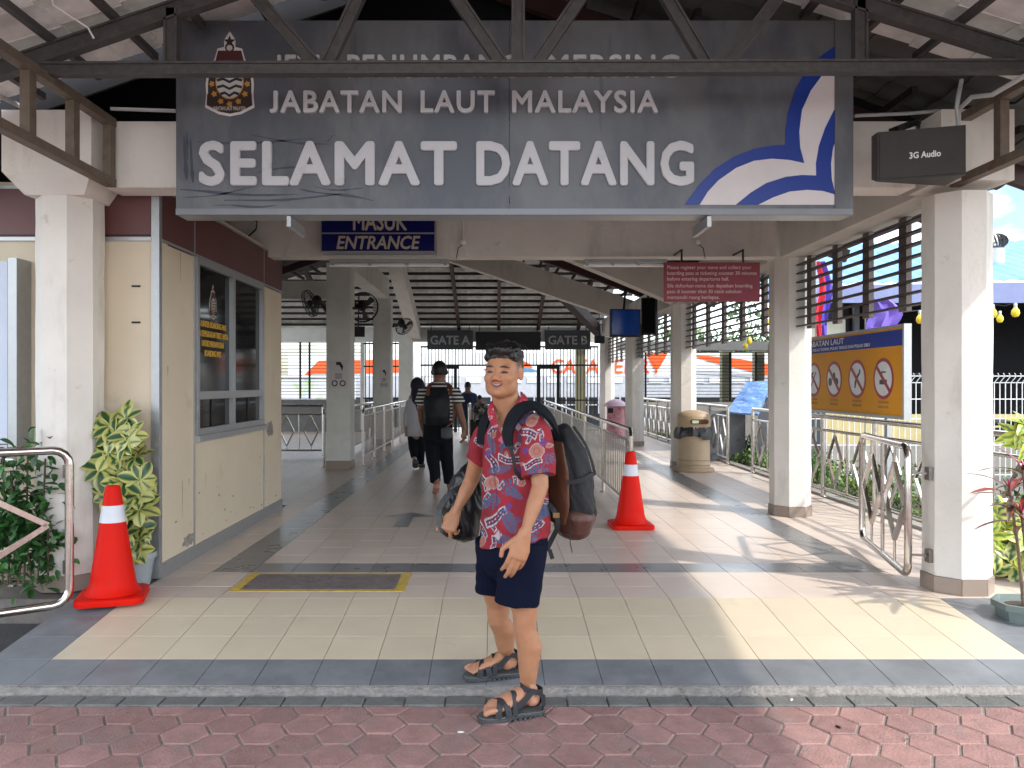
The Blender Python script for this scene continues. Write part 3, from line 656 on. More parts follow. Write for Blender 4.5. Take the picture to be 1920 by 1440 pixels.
for s_, a, b in (('JETI', 515, 600), ('PENUMPANG', 652, 973), ('MERSING', 1027, 1273)): word(s_, a, b, 106, 146)
for s_, a, b in (('JABATAN', 507, 754), ('LAUT', 789, 928), ('MALAYSIA', 960, 1233)): word(s_, a, b, 173, 213)
for s_, a, b in (('SELAMAT', 375, 857), ('DATANG', 893, 1300)): word(s_, a, b, 269, 349, .045)
def zq(pts): return [zpt(1280+x/3, y/3) for x, y in pts]
inner1 = [(925, 318), (860, 345), (790, 415), (720, 510), (670, 620), (655, 740), (660, 830), (683, 918), (600, 900), (500, 893), (400, 905), (300, 945), (200, 1015), (140, 1080), (95, 1152)]
blue1 = [(10, 1152), (90, 1040), (180, 950), (290, 880), (400, 838), (500, 820), (577, 815), (577, 740), (592, 630), (630, 510), (690, 400), (760, 330), (840, 270), (925, 225)]+inner1
blue2 = [(298, 1152), (380, 1085), (470, 1030), (580, 995), (670, 985), (750, 988), (748, 920), (765, 820), (800, 720), (850, 620), (925, 530), (925, 655), (880, 740), (845, 830), (833, 920), (838, 1010), (858, 1095), (790, 1075), (700, 1068), (600, 1078), (510, 1110), (425, 1152)]
for nm, poly, m_, d in (('white_field', inner1+[(925, 1152)], SIGNW, .0015), ('blue_wave', blue1, BLU, .003), ('blue_wave', blue2, BLU, .003)):
    mb = MB(); mb.prism(zq(poly), (0, SD-.0005, 0), X_, Z_, d); part(nm, mb, m_, sign)
em = link('emblem', None, sign, (zpt(431, 160)[0], SD, zpt(431, 160)[1]))
crest((zpt(431, 158)[0], SD-.0008, zpt(431, 158)[1]), X_, Z_, .305, em)
# grey streaks rolled over the paint
SCR = M('roller_paint', (.048, .055, .08), .5, .1, var=.25, scale=9)
rd = random.Random(4)
for (x0, y0, x1, y1, w_) in ((345, 255, 350, 340, 5), (357, 262, 362, 345, 4), (370, 268, 590, 262, 2), (470, 256, 620, 272, 2), (338, 358, 560, 366, 3), (345, 372, 480, 352, 2), (420, 378, 640, 366, 3), (560, 352, 700, 378, 3), (400, 388, 520, 384, 2), (480, 322, 600, 312, 2), (350, 250, 352, 300, 3), (610, 264, 628, 256, 2), (590, 352, 680, 356, 2)):
    n = 8; up_, lo = [], []
    for k in range(n+1):
        t_ = k/n; x = x0+(x1-x0)*t_; y = y0+(y1-y0)*t_+math.sin(t_*5+x0)*3; ww = w_*(.4+rd.random()*.8)*math.sin(math.pi*(.1+.8*t_))
        dx, dy = (0, ww) if abs(x1-x0) > abs(y1-y0) else (ww, 0)
        up_.append(zpt(x-dx, y-dy)); lo.append(zpt(x+dx, y+dy))
    mb = MB(); mb.prism(up_+lo[::-1], (0, SD-.0004, 0), X_, Z_, .0006); part('paint_stroke', mb, SCR, sign)
for x, in ((553,), (1318,)):
    mb = MB(); X = (x-928)*4.7/FP; mb.span((X-.012, 4.56, 2.19), (X+.012, 4.9, 2.25)); part('bracket', mb, ALU, sign)
# MASUK / ENTRANCE
ND = 7.45
def nz(x, y, D=ND): return Vector(((x-928)*D/FP, D, EYE-(y-720)*D/FP))
en = thing('entrance_sign', 'dark blue light box reading MASUK ENTRANCE, fixed to the white cross beam', 'sign', nz(710, 475))
NAVY = M('entrance_blue', (.006, .008, .11), .25, var=.1); CRM = M('entrance_letter', (.48, .42, .33), .5, var=.06)
a, b = nz(601, 473), nz(817, 372)
mb = MB(); mb.span((a.x, ND, a.z), (b.x, 7.62, b.z)); part('case', mb, ALU, en)
mb = MB(); mb.span((a.x+.012, ND-.004, a.z+.012), (b.x-.012, ND-.0005, nz(0, 439).z)); part('panel', mb, NAVY, en)
mb = MB(); mb.span((a.x+.012, ND-.004, nz(0, 436).z), (b.x-.012, ND-.0005, b.z-.01)); part('panel', mb, NAVY, en)
text('MASUK', nz(662, 432, ND-.0045), X_, Z_, nz(763, 0).x-nz(662, 0).x, .165, .003, CRM, en, bold=.03)
text('ENTRANCE', nz(631, 467, ND-.0045), X_, Z_, nz(788, 0).x-nz(631, 0).x, .12, .003, CRM, en, bold=.03, shear=.2)
# red notice
RD_ = 7.3
rs = thing('notice_board', 'dark red hanging notice about registering for boarding passes, right of the entrance', 'sign', nz(1335, 567, RD_))
REDN = M('notice_red', (.23, .025, .045), .4, var=.1); PNK = M('notice_letter', (.62, .42, .42), .5)
a, b = nz(1245, 566, RD_), nz(1425, 492, RD_)
mb = MB(); mb.span((a.x, RD_, a.z), (b.x, RD_+.015, b.z)); part('panel', mb, REDN, rs)
for i, (s_, x1) in enumerate((('Please register your name and collect your', 1409), ('boarding pass at ticketing counter 30 minutes', 1419), ('before entering departures hall.', 1367), ('Sila daftarkan nama dan dapatkan boarding', 1411), ('pass di kaunter tiket 30 minit sebelum', 1390), ('memasuki ruang berlepas.', 1349))):
    y = 505+i*10.8+(2 if i > 2 else 0)
    text(s_, nz(1251, y-.5, RD_-.0005), X_, Z_, nz(x1, 0, RD_).x-nz(1251, 0, RD_).x, .032, .002, PNK, rs, bold=.015)
for x in (1278, 1393):
    p = nz(x, 492, RD_+.02); mb = MB(); mb.span((p.x-.008, p.y-.006, p.z), (p.x+.008, p.y+.006, 2.52)); mb.span((p.x-.008, p.y-.006, 2.515), (p.x+.008, 7.75, 2.53)); part('hanger', mb, BLK, rs)
# tube lights
def tube_light(p, q, label):
    p = Vector(p); q = Vector(q); t = thing('tube_light', label, 'light', (p+q)/2, 'fluorescent tube fittings')
    d = (q-p).normalized(); mb = MB(); mb.bar(p+Vector((0, 0, .035)), q+Vector((0, 0, .035)), .06, .03); part('batten', mb, ALU, t)
    mb = MB(); mb.tube([p-Vector((0, 0, .005)), q-Vector((0, 0, .005))], .019, 10); part('tube', mb, WHT, t, True)
    for k in (0, .33, .66, 1):
        c = p+(q-p)*(.03+.94*k); mb = MB(); mb.box(c+Vector((0, 0, .012)), (.03, .045, .05)); part('clip', mb, ALU, t)
tube_light(nz(618, 496, 7.55), nz(842, 496, 7.55), 'white tube light under the cross beam, below the blue entrance sign')
tube_light(nz(1096, 496, 7.55), nz(1250, 496, 7.55), 'white tube light under the cross beam, left of the red notice')
tube_light(P(690, 512, 17.0), P(712, 560, 17.6), 'short tube light on the sloping beam beside the wall fan')
# gates signs
SGD = M('gate_sign_grey', (.045, .05, .06), .5, var=.1); GLT = M('gate_letter', (.33, .33, .33), .5)
def gsign(x0, x1, y0, y1, s_, label, D=20.7, mat=SGD):
    p, q = P(x0, y1, D), P(x1, y0, D); t = thing('gate_sign', label, 'sign', ((p.x+q.x)/2, D, p.z))
    mb = MB(); mb.span((p.x, D, p.z), (q.x, D+.12, q.z)); part('board', mb, mat, t)
    if s_:
        a, b = P(x0+(6 if s_ else 0), 646, D), P(x1-6, 630, D)
        text(s_, (a.x, D-.002, a.z), X_, Z_, b.x-a.x, b.z-a.z, .02, GLT, t, bold=.03)
    for x in (p.x+.1, q.x-.1): mb = MB(); mb.span((x-.01, D+.05, q.z), (x+.01, D+.07, 2.8)); part('rod', mb, BLK, t)
gsign(801, 887, 619, 655, 'GATE A', 'grey sign reading GATE A over the left gate')
gsign(1022, 1107, 619, 655, 'GATE B', 'grey sign reading GATE B over the right gate')
gsign(892, 1014, 622, 656, '', 'blank black display sign between the two gate signs', mat=BLK)
# hanging screens
SCRN = M('screen_blue', (.004, .03, .16), .2, var=.3, scale=3, emit=.12)
def tv(x0, x1, y0, y1, D, lab, mat, yaw=0):
    p, q = P(x0, y1, D), P(x1, y0, D); c = Vector(((p.x+q.x)/2, D, (p.z+q.z)/2)); t = thing('television', lab, 'television', c)
    rt = Matrix.Rotation(R(yaw), 3, 'Z'); mb = MB(); w_, h_ = q.x-p.x, q.z-p.z
    mb.box(c, (w_, .07, h_), rt); part('case', mb, BLK, t)
    mb = MB(); mb.box(c+rt @ Vector((0, -.037, .01)), (w_-.04, .003, h_-.06), rt); part('screen', mb, mat, t)
    mb = MB(); mb.tube([c+rt @ Vector((0, .04, 0)), c+Vector((0, .15, .2)), c+Vector((.05, .2, h_/2+.5))], .02); part('mount', mb, BLK, t)
tv(1143, 1201, 580, 632, 13.2, 'hanging television with a dark blue screen, by the louvres', SCRN, 8)
tv(1203, 1232, 558, 628, 12.6, 'dark switched-off television beside the blue one', GLS, -35)
# loudspeaker 3G Audio
sp = thing('loudspeaker', 'black box loudspeaker with white 3G Audio lettering, high on the right column', 'loudspeaker', (2.35, 4.5, 2.4))
WOOD = M('speaker_black', (.028, .022, .02), .55, var=.3, scale=9, bump=.1, stain=((.05, .028, .02), 12, .58, .6))
q = [P(1636, 338, 4.62), P(1645, 341, 4.44), P(1811, 328, 4.30), P(1811, 234, 4.30), P(1645, 248, 4.44), P(1634, 256, 4.62)]
fr_ = [P(1645, 341, 4.44), P(1811, 328, 4.30), P(1811, 234, 4.30), P(1645, 248, 4.44)]
bk = [v+Vector((.02, .24, 0)) for v in fr_]; bk[0] = P(1634, 337, 4.66); bk[3] = P(1634, 256, 4.66)
mb = MB(); mb.add(fr_+bk, [(0, 1, 2, 3), (7, 6, 5, 4), (0, 4, 5, 1), (1, 5, 6, 2), (2, 6, 7, 3), (3, 7, 4, 0)]); part('cabinet', mb, WOOD, sp)
ax = (fr_[1]-fr_[0]).normalized(); az_ = (fr_[3]-fr_[0]).normalized(); nn = ax.cross(az_)
c = fr_[0]; W_ = (fr_[1]-fr_[0]).length; H_ = (fr_[3]-fr_[0]).length
mb = MB(); mb.prism([(.012, .012), (W_-.012, .012), (W_-.012, H_-.012), (.012, H_-.012)], c+nn*.001, ax, az_, .008); part('grille_cloth', mb, WOOD, sp)
text('3G Audio', c+ax*.16+az_*(H_*.40)+nn*.0095, ax, az_, .155, .034, .002, WHT, sp, bold=.03)
mb = MB(); mb.bar(P(1690, 240, 4.5), P(1722, 228, 4.7), .03, .03); mb.bar(P(1670, 246, 4.5), P(1705, 232, 4.6), .02, .03); mb.bar(P(1722, 240, 4.45), P(1720, 228, 4.7), .02, .02); part('bracket', mb, BLK, sp)
# conduits and cables
PIPE = M('pipe_grey', (.42, .42, .42), .45, var=.08)
def pipe(pts, r, lab, mat=PIPE, cat='pipe', nm='conduit'):
    mb = MB(); mb.tube(pts, r, 8); return single(nm, mb, mat, lab, cat, smooth=True)
pipe([P(1803, 150, 4.45), P(1797, 180, 4.42), P(1794, 200, 4.42), P(1797, 236, 4.45)], .012, 'grey cable dropping into the top of the black loudspeaker', cat='cable')
pipe([P(1800, 203, 4.3), P(1822, 182, 4.1), P(1860, 178, 3.95), P(1925, 140, 3.7)], .012, 'thin grey pipe running along the right side girder')
pipe([P(208, 204, 4.87), P(330, 208, 4.87)], .011, 'grey pipe along the top of the front beam, left of the sign')
pipe([P(1602, 217, 4.87), P(1700, 213, 4.87), P(1760, 208, 4.87)], .011, 'grey pipe along the top of the front beam, right of the sign')
pipe([P(0, 0, 3.9)+Vector((.2, 0, .2)), P(100, 10, 4.0), P(165, 52, 4.06), P(176, 72, 4.07)], .005, 'pale wire running across the porch roof at top left', WHT, 'cable')
pipe([P(187, 66, 4.2), P(225, 110, 4.5)], .005, 'pale wire behind the left rafter', WHT, 'cable')
pipe([P(0, 180, 4.6), P(40, 200, 4.8), P(64, 212, 4.95)], .014, 'grey pipe meeting the capital of the left column')
pipe([P(460, 410, 7.55), P(482, 415, 7.58), P(480, 430, 7.58), P(462, 447, 7.58)], .008, 'dark loose cable hanging over the maroon band', BLK, 'cable')
for x, lab in ((869, 'white round junction box with a cable, right of the entrance sign'), (1308, 'white round junction box with a cable, above the red notice')):
    p = nz(x, 454, 7.6); t = thing('junction_box', lab, 'junction box', p)
    mb = MB(); mb.lathe(p, [(.028, 0), (.028, .03), (.02, .036)], 14, Matrix.Rotation(R(90), 3, 'X')); part('box', mb, WHT, t, True)
    mb = MB(); mb.tube([p+Vector((0, -.01, .02)), p+Vector((0, -.01, .16)), p+Vector((0, -.01, .40))], .008); part('conduit', mb, WHT, t)
    s_ = -1 if x < 1000 else 1
    mb = MB(); mb.tube([p+Vector((0, -.015, -.02)), p+Vector((s_*.05, -.015, -.06)), p+Vector((s_*.07, -.01, -.16))], .004); part('cable', mb, BLK, t)
# notices on columns
for x0, x1, y0, y1, D, lab in ((618, 652, 676, 728, 11.83, 'paper phone notice taped on the grey column with wall fans'), (712, 728, 692, 728, 16.4, 'small paper notice on the second grey column')):
    p, q = P(x0, y1, D), P(x1, y0, D); t = thing('paper_notice', lab, 'notice', ((p.x+q.x)/2, D, p.z)); w_, h_ = q.x-p.x, q.z-p.z
    mb = MB(); mb.span((p.x, D-.002, p.z), (q.x, D, q.z)); part('paper', mb, SIGNW, t)
    for k in (0, 1):
        c = Vector((p.x+w_*(.28+.44*k), D-.0025, p.z+h_*.18)); mb = MB(); mb.prism([(math.cos(R(a_))*w_*.17, math.sin(R(a_))*w_*.17) for a_ in range(0, 360, 24)], c, X_, Z_, .001); part('ring', mb, BLK, t)
        mb = MB(); mb.prism([(math.cos(R(a_))*w_*.11, math.sin(R(a_))*w_*.11) for a_ in range(0, 360, 24)], c+Vector((0, -.0012, 0)), X_, Z_, .001); part('ring_centre', mb, SIGNW, t)
    mb = MB(); mb.prism([(a_*w_, b_*h_) for a_, b_ in ((.35, .95), (.6, .95), (.75, .8), (.7, .6), (.62, .75), (.5, .85), (.38, .82))], (p.x, D-.0025, p.z), X_, Z_, .001); part('handset', mb, BLK, t)
    mb = MB()
    for k in range(3): mb.span((p.x+w_*.3, D-.0035, p.z+h_*(.36+.07*k)), (p.x+w_*.7, D-.0025, p.z+h_*(.385+.07*k)))
    part('print_lines', mb, BLK, t)
# wall fans
def fan(c, nrm, r, lab, mount):
    c = Vector(c); n_ = Vector(nrm).normalized(); a = n_.cross(Z_).normalized(); b = a.cross(n_)
    t = thing('wall_fan', lab, 'fan', c, 'black wall fans on the grey columns'); FB = BLK
    mb = MB()
    for sgn in (-1, 1):
        mb.tube([c+n_*sgn*.02+(a*math.cos(q)+b*math.sin(q))*r for q in [2*math.pi*k/22 for k in range(23)]], .008, 5)
    part('guard_ring', mb, FB, t)
    mb = MB()
    for k in range(26):
        q = 2*math.pi*k/26; d = a*math.cos(q)+b*math.sin(q); mb.tube([c+n_*.07, c+n_*.06+d*r*.6, c+n_*.02+d*r], .0025, 4); mb.tube([c-n_*.07, c-n_*.06+d*r*.6, c-n_*.02+d*r], .0025, 4)
    part('guard_wires', mb, FB, t, kind='stuff')
    for k in range(3):
        q = 2*math.pi*k/3; d = a*math.cos(q)+b*math.sin(q); e = a*math.cos(q+1.0)+b*math.sin(q+1.0); mb = MB()
        mb.add([c+d*.04-n_*.01, c+d*r*.85-n_*.015, c+(d*.7+e*.3).normalized()*r*.9, c+(d+e).normalized()*r*.85+n_*.02, c+e*.04+n_*.01], [(0, 1, 2, 3, 4)])
        part('blade', mb, M('fan_blade', (.02, .02, .022), .4) if 'fan_blade' not in bpy.data.materials else bpy.data.materials['fan_blade'], t)
    mb = MB(); mb.ell(c-n_*.12, (.075, .075, .09)); mb.ell(c, (.05, .05, .05)); part('motor', mb, FB, t, True)
    mb = MB(); mb.tube([c-n_*.15, (c-n_*.18+Vector(mount))/2+Vector((0, 0, -.03)), Vector(mount)], .025); part('arm', mb, FB, t)
fan(P(581, 569, 11.7), (-.75, -.55, -.35), .20, 'tilted black wall fan left of the grey column with the phone notice', P(612, 582, 11.95))
fan(P(681, 576, 12.4), (.35, -.9, -.3), .235, 'large black wall fan facing the walkway, right of the notice column', P(658, 578, 12.0))
fan(P(758, 612, 16.2), (.55, -.55, -.6), .19, 'small black wall fan right of the second grey column', P(737, 612, 16.5))
for x, y, D, lab in ((672, 622, 14, 'small black speaker box hanging in the left hall'), (1124, 637, 19.8, 'small black speaker box right of the GATE B sign')):
    c = P(x, y, D); t = thing('small_speaker', lab, 'loudspeaker', c)
    mb = MB(); mb.box(c, (.22, .16, .18), Matrix.Rotation(.2, 3, 'Z')); part('box', mb, BLK, t); mb = MB(); mb.tube([c+Vector((0, 0, .09)), c+Vector((0, .05, .7))], .012); part('rod', mb, BLK, t)

# ================================================================ traffic cones
CO = M('cone_orange', (.66, .010, .004), .45, var=.04, scale=8, spec=.12, stain=[((.40, .03, .02), 7, .60, .5), ((.12, .03, .025), 26, .68, .7)]); REF = M('cone_band', (.62, .64, .70), .3, var=.05)
def cone_(loc, rz, lab):
    loc = Vector(loc); t = thing('traffic_cone', lab, 'traffic cone', loc, 'orange traffic cones'); rt = Matrix.Rotation(rz, 3, 'Z')
    def rr(half, rad, z): return [Vector((sx*(half-rad)+rad*math.cos(R(a)), sy*(half-rad)+rad*math.sin(R(a)), z)) for sx, sy, a0 in ((1, 1, 0), (-1, 1, 90), (-1, -1, 180), (1, -1, 270)) for a in (a0+0, a0+22, a0+45, a0+68, a0+90)]
    rows = [rr(.185, .06, 0), rr(.188, .06, .008), rr(.186, .06, .034), rr(.178, .055, .040), rr(.162, .05, .040)]
    n = 20; mb = MB(); vs = [loc+rt @ v for r in rows for v in r]; fs = [tuple(range(n-1, -1, -1)), tuple(4*n+k for k in range(n))]
    for i in range(4):
        for k in range(n): fs.append((i*n+k, i*n+(k+1) % n, (i+1)*n+(k+1) % n, (i+1)*n+k))
    mb.add(vs, fs); part('base', mb, CO, t, True)
    rad = lambda z: .040+(.68-z)*(.128-.040)/.60
    mb = MB(); mb.lathe(loc, [(.158, .041), (.150, .05), (.136, .075), (.124, .11), (rad(.13), .14)]+[(rad(z), z) for z in (.25, .35, .46)], 32); part('body', mb, CO, t, True)
    mb = MB(); mb.lathe(loc, [(rad(.46)+.002, .4605), (rad(.56)+.002, .5595)], 32); part('white_band', mb, REF, t, True)
    mb = MB(); mb.lathe(loc, [(rad(.56), .56), (rad(.66), .66), (rad(.66)-.004, .672), (.032, .674), (.031, .64), (.012, .63)], 32); part('tip', mb, CO, t, True)
cone_((-2.275, 4.70, .002), R(17), 'orange traffic cone in front of the variegated potted plant')
cone_((1.215, 7.07, .002), R(2), 'orange traffic cone at the end of the queue railing, right of the man')

# ================================================================ railings
def sstube(t, nm, pts, r, mat=SS): mb = MB(); mb.tube(pts, r, 10); part(nm, mb, mat, t, True)
def queue_rail(x, y0, y1, lab, h=.85, grp='stainless queue railings', step=1.9, yn=None):
    t = thing('queue_railing', lab, 'railing', (x, (y0+y1)/2, 0), grp)
    arc = [(x, y0, h-.06), (x, y0+.018, h-.018), (x, y0+.06, h)]
    sstube(t, 'handrail', arc+[(x, y1, h)], .021)
    for z in (h-.11, .14): sstube(t, 'rail', [(x, y0, z), (x, y1, z)], .013, SSD)
    m = MB(); m.lathe((0, 0, .14), [(.007, 0), (.007, h-.25)], 8); me = mesh_of(m, SSD, True, name='baluster')
    y = y0
    while y < y1+.01:
        mb = MB(); mb.lathe((x, y, 0), [(.045, .002), (.045, .012), (.021, .016), (.021, h-.06 if y == y0 else h-.015)], 12); part('post', mb, SS, t, True)
        mb = MB(); mb.tube([(x, y+.0, h-.1), (x, y+.1, h-.105)], .012, 6); part('elbow', mb, SS, t, True)
        y += step
    y = y0+.085
    while y < y1: link('baluster', me, t, (x, y, 0)); y += .125
queue_rail(1.285, 7.45, 20.6, 'long stainless queue railing behind the right traffic cone')
queue_rail(-2.08, 12.45, 18.2, 'stainless queue railing beside the second grey column', h=.88, step=1.2)
queue_rail(-2.62, 12.1, 17.8, 'stainless queue railing left of the notice column', h=.88, step=1.2)
queue_rail(-.55, 16.6, 20.4, 'far stainless queue railing beyond the woman in white', h=.85, step=1.2)
def diamond_rail(x, y0, y1, lab, h=.92, step=1.15, x1=None, horiz=False, grp='stainless railings with diamond pattern'):
    t = thing('diamond_railing', lab, 'railing', (x, y0, 0), grp)
    Pn = (lambda s_, z: Vector((s_, y0, z))) if horiz else (lambda s_, z: Vector((x, s_, z)))
    a0, a1 = (x, x1) if horiz else (y0, y1)
    sstube(t, 'handrail', [Pn(a0, h), Pn(a1, h)], .025)
    for z in (h-.15, .12): sstube(t, 'rail', [Pn(a0, z), Pn(a1, z)], .016)
    n = max(1, round((a1-a0)/step)); st = (a1-a0)/n
    for i in range(n+1):
        q = a0+i*st; c = Pn(q, 0); mb = MB(); mb.lathe(c, [(.04, .03), (.026, .036), (.026, h-.02)], 12); part('post', mb, SS, t, True)
        if i == n: break
        for k in range(2):
            m_ = q+st*(k+.5)/2+0; w_ = st*.145; zt, zb = h-.20, .20; zm = (zt+zb)/2; mb = MB()
            for (p1, p2) in (((m_, zt), (m_+w_, zm)), ((m_+w_, zm), (m_, zb)), ((m_, zb), (m_-w_, zm)), ((m_-w_, zm), (m_, zt))): mb.bar(Pn(*p1), Pn(*p2), .022, .022, up=(0, 1, .01) if horiz else (1, 0, .01))
            part('diamond', mb, SS, t)
            for (za, zc) in ((h-.15, zt), (.12, zb)): sstube(t, 'stub', [Pn(m_, za), Pn(m_, zc)], .008)
            if k == 0: sstube(t, 'baluster', [Pn(q+st/2, .12), Pn(q+st/2, h-.15)], .012)
diamond_rail(3.66, 5.2, 11.2, 'stainless diamond railing along the planting bed, in front of the orange board')
diamond_rail(3.66, 12.4, 20.0, 'far stainless diamond railing behind the beige bin', h=.92)
diamond_rail(-6.4, 13.8, 0, 'stainless diamond railing in the dark left hall', h=.90, x1=-3.0, horiz=True, step=.8)
# right gate (open, hinged on the nearest column)
def gate(A, B, z0, z1, lab, nd, hinge):
    A = Vector(A); B = Vector(B); t = thing('metal_gate', lab, 'gate', (A.x, A.y, z0), 'stainless gates with diamonds'); L_ = (B-A).length; u = (B-A)/L_; rad = .085
    Q = lambda s_, z: A+u*s_+Vector((0, 0, z))
    pts = []
    for (cx, cz, a0) in ((L_-rad, z1-rad, 90), (L_-rad, z0+rad, 0), (rad, z0+rad, -90), (rad, z1-rad, -180)):
        for k in range(5): an = R(a0-22.5*k); pts.append(Q(cx+rad*math.cos(an), cz+rad*math.sin(an)))
    pts.append(pts[0]); sstube(t, 'frame', pts, .024)
    for i in range(nd):
        m_ = L_*(i+.5)/nd; w_ = L_/nd*.40; zm = (z0+z1)/2+.02; hh = (z1-z0)*.31; mb = MB(); up = u.cross(Z_)
        for (p1, p2) in (((m_, zm+hh), (m_+w_, zm)), ((m_+w_, zm), (m_, zm-hh)), ((m_, zm-hh), (m_-w_, zm)), ((m_-w_, zm), (m_, zm+hh))): mb.bar(Q(*p1), Q(*p2), .03, .026, up=up)
        part('diamond', mb, SS, t); sstube(t, 'stub', [Q(m_, z1-.02), Q(m_, zm+hh)], .009); sstube(t, 'stub', [Q(m_, z0+.02), Q(m_, zm-hh)], .009)
        if i: sstube(t, 'bar', [Q(L_*i/nd, z0), Q(L_*i/nd, z1)], .013)
    for z in (z0+.13, z1-.16):
        mb = MB(); mb.span(Vector(hinge)+Vector((-.02, -.025, z-.04)), Vector(hinge)+Vector((.005, .025, z+.04))); mb.bar(Q(L_ if nd > 0 else 0, z), Vector(hinge)+Vector((0, 0, z)), .014, .014); part('hinge', mb, SSD, t)
gate((2.86, 6.15, 0), (2.58, 4.93, 0), .085, .885, 'open stainless gate with two diamonds, hinged on the nearest right column', 2, (2.70, 4.90, 0))
hg = P(112, 0, 4.40); gx = hg.x
gate((-3.30, 3.86, -.0), (gx, 4.50, 0), .03, .905, 'open stainless gate with a large diamond at the left edge of the view', 1, (-2.62, 4.845, 0))
diamond_rail(-4.6, 4.9, 0, 'stainless railing behind the left gate, among green plants', h=.8, x1=-2.98, horiz=True, step=.8)

# ================================================================ litter bins
BG = M('bin_beige', (.42, .31, .20), .5, var=.06, scale=6, stain=((.26, .19, .12), 9, .6, .5)); PLB = M('bin_liner', (.03, .032, .036), .3, var=.3, scale=12, bump=.6, bscale=30)
c = Vector((2.92, 11.6, 0)); t = thing('litter_bin', 'beige litter bin with a domed lid and black liner, in front of a column', 'bin', c)
mb = MB(); mb.lathe(c, [(.29, .002), (.30, .03), (.28, .055), (.24, .06), (.235, .10), (.245, .11), (.235, .125), (.232, .17), (.242, .18), (.233, .195), (.228, .55)], 30); part('body', mb, BG, t, True)
vs = []; fs = []; n = 48; rd = random.Random(2)
for i, (r_, z) in enumerate(((.235, .66), (.25, .62), (.265, .56), (.262, .50))):
    for k in range(n): a = 2*math.pi*k/n; q = r_+(.014*math.sin(a*9)+.01*math.sin(a*17+1))*(i > 0)+rd.uniform(-.004, .004); vs.append(c+Vector((q*math.cos(a), q*math.sin(a), z+(.03*math.sin(a*3+1)+rd.uniform(-.01, .01))*(i == 3))))
for i in range(3):
    for k in range(n): fs.append((i*n+k, i*n+(k+1) % n, (i+1)*n+(k+1) % n, (i+1)*n+k))
mb = MB(); mb.add(vs, fs); part('liner', mb, PLB, t, True)
lid = MB(); lid.lathe(c, [(.235, .64), (.24, .66), (.238, .80), (.225, .835), (.17, .87), (.08, .895), (.0, .90)], 30); lp = part('lid', lid, BG, t, True)
mb = MB(); mb.prism([(-.10+.035*math.cos(R(a)), .035*math.sin(R(a))) for a in range(90, 271, 20)]+[(.10+.035*math.cos(R(a)), .035*math.sin(R(a))) for a in range(-90, 91, 20)], c+Vector((.02, -.243, .735)), X_, Z_, .006); part('slot', mb, M('bin_slot', (.09, .04, .02), .7), t)
mb = MB(); mb.prism([(-.05, -.02), (.04, -.02), (.04, .02), (-.05, .02)], c+Vector((-.03, -.250, .735)), X_, Z_, .002); part('sticker', mb, M('sticker', (.5, .6, .45), .5), t)
c = Vector((2.86, 18.7, 0)); t = thing('painted_bin', 'round pink painted bin with scrolls and a mushroom lid, near the far column', 'bin', c)
PK = M('bin_pink', (.65, .28, .30), .5, var=.1, stain=[((.35, .03, .05), 9, .55, .9), ((.75, .6, .6), 13, .58, .8)])
PKL = M('bin_lid', (.62, .42, .50), .5, var=.15, stain=((.3, .15, .4), 7, .55, .7))
mb = MB(); mb.lathe(c, [(.26, .002), (.27, .03), (.24, .06), (.215, .3), (.21, .75)], 26); part('body', mb, PK, t, True)
mb = MB(); mb.lathe(c, [(.30, .752), (.31, .765), (.27, .80), (.18, .87), (.08, .915), (0, .93)], 26); part('lid', mb, PKL, t, True)
mb = MB(); mb.span(c+Vector((-.21, -.20, .60)), c+Vector((-.09, -.16, .71))); part('slot', mb, BLK, t)

# ================================================================ orange prohibition board
ob = thing('prohibition_board', 'large orange and blue board with round prohibition signs behind the railing', 'sign', (4.0, 9.5, .95))
ORG = M('board_orange', (.68, .29, .006), .5, var=.04, scale=2, spec=.25); OB = M('board_blue_band', (.008, .035, .30), .45, spec=.25); ORED = M('sign_red', (.30, .01, .02), .4); OW = M('board_white', (.66, .68, .7), .35)
bx = 4.0; y0, y1 = 7.72, 11.5
mb = MB(); mb.span((bx, y0, .96), (bx+.05, y1, 1.84)); part('panel', mb, ORG, ob)
mb = MB(); mb.span((bx-.002, y0+.02, 1.66), (bx-.0002, y1, 1.82)); part('blue_band', mb, OB, ob)
for a, b in (((y0-.03, .93), (y1+.03, .96)), ((y0-.03, 1.84), (y1+.03, 1.87)), ((y0-.03, .961), (y0, 1.839)), ((y1, .961), (y1+.03, 1.839))):
    mb = MB(); mb.span((bx-.015, a[0], a[1]), (bx+.06, b[0], b[1])); part('frame', mb, ALU, ob)
mY = -Y_
text('JETI JABATAN LAUT', (bx-.0022, 10.35, 1.742), mY, Z_, 1.31, .065, .002, OW, ob, bold=.02)
text('PERKHIDMATAN FERI KE PULAU PEMANGGIL, PULAU TIOMAN, PULAU TINGGI DAN PULAU SIBU', (bx-.0022, 11.3, 1.683), mY, Z_, 2.88, .034, .002, OW, ob, bold=.01)
def circ_(r, n=28): return [(r*math.cos(2*math.pi*k/n), r*math.sin(2*math.pi*k/n)) for k in range(n)]
DK = M('pictogram', (.04, .05, .06), .5)
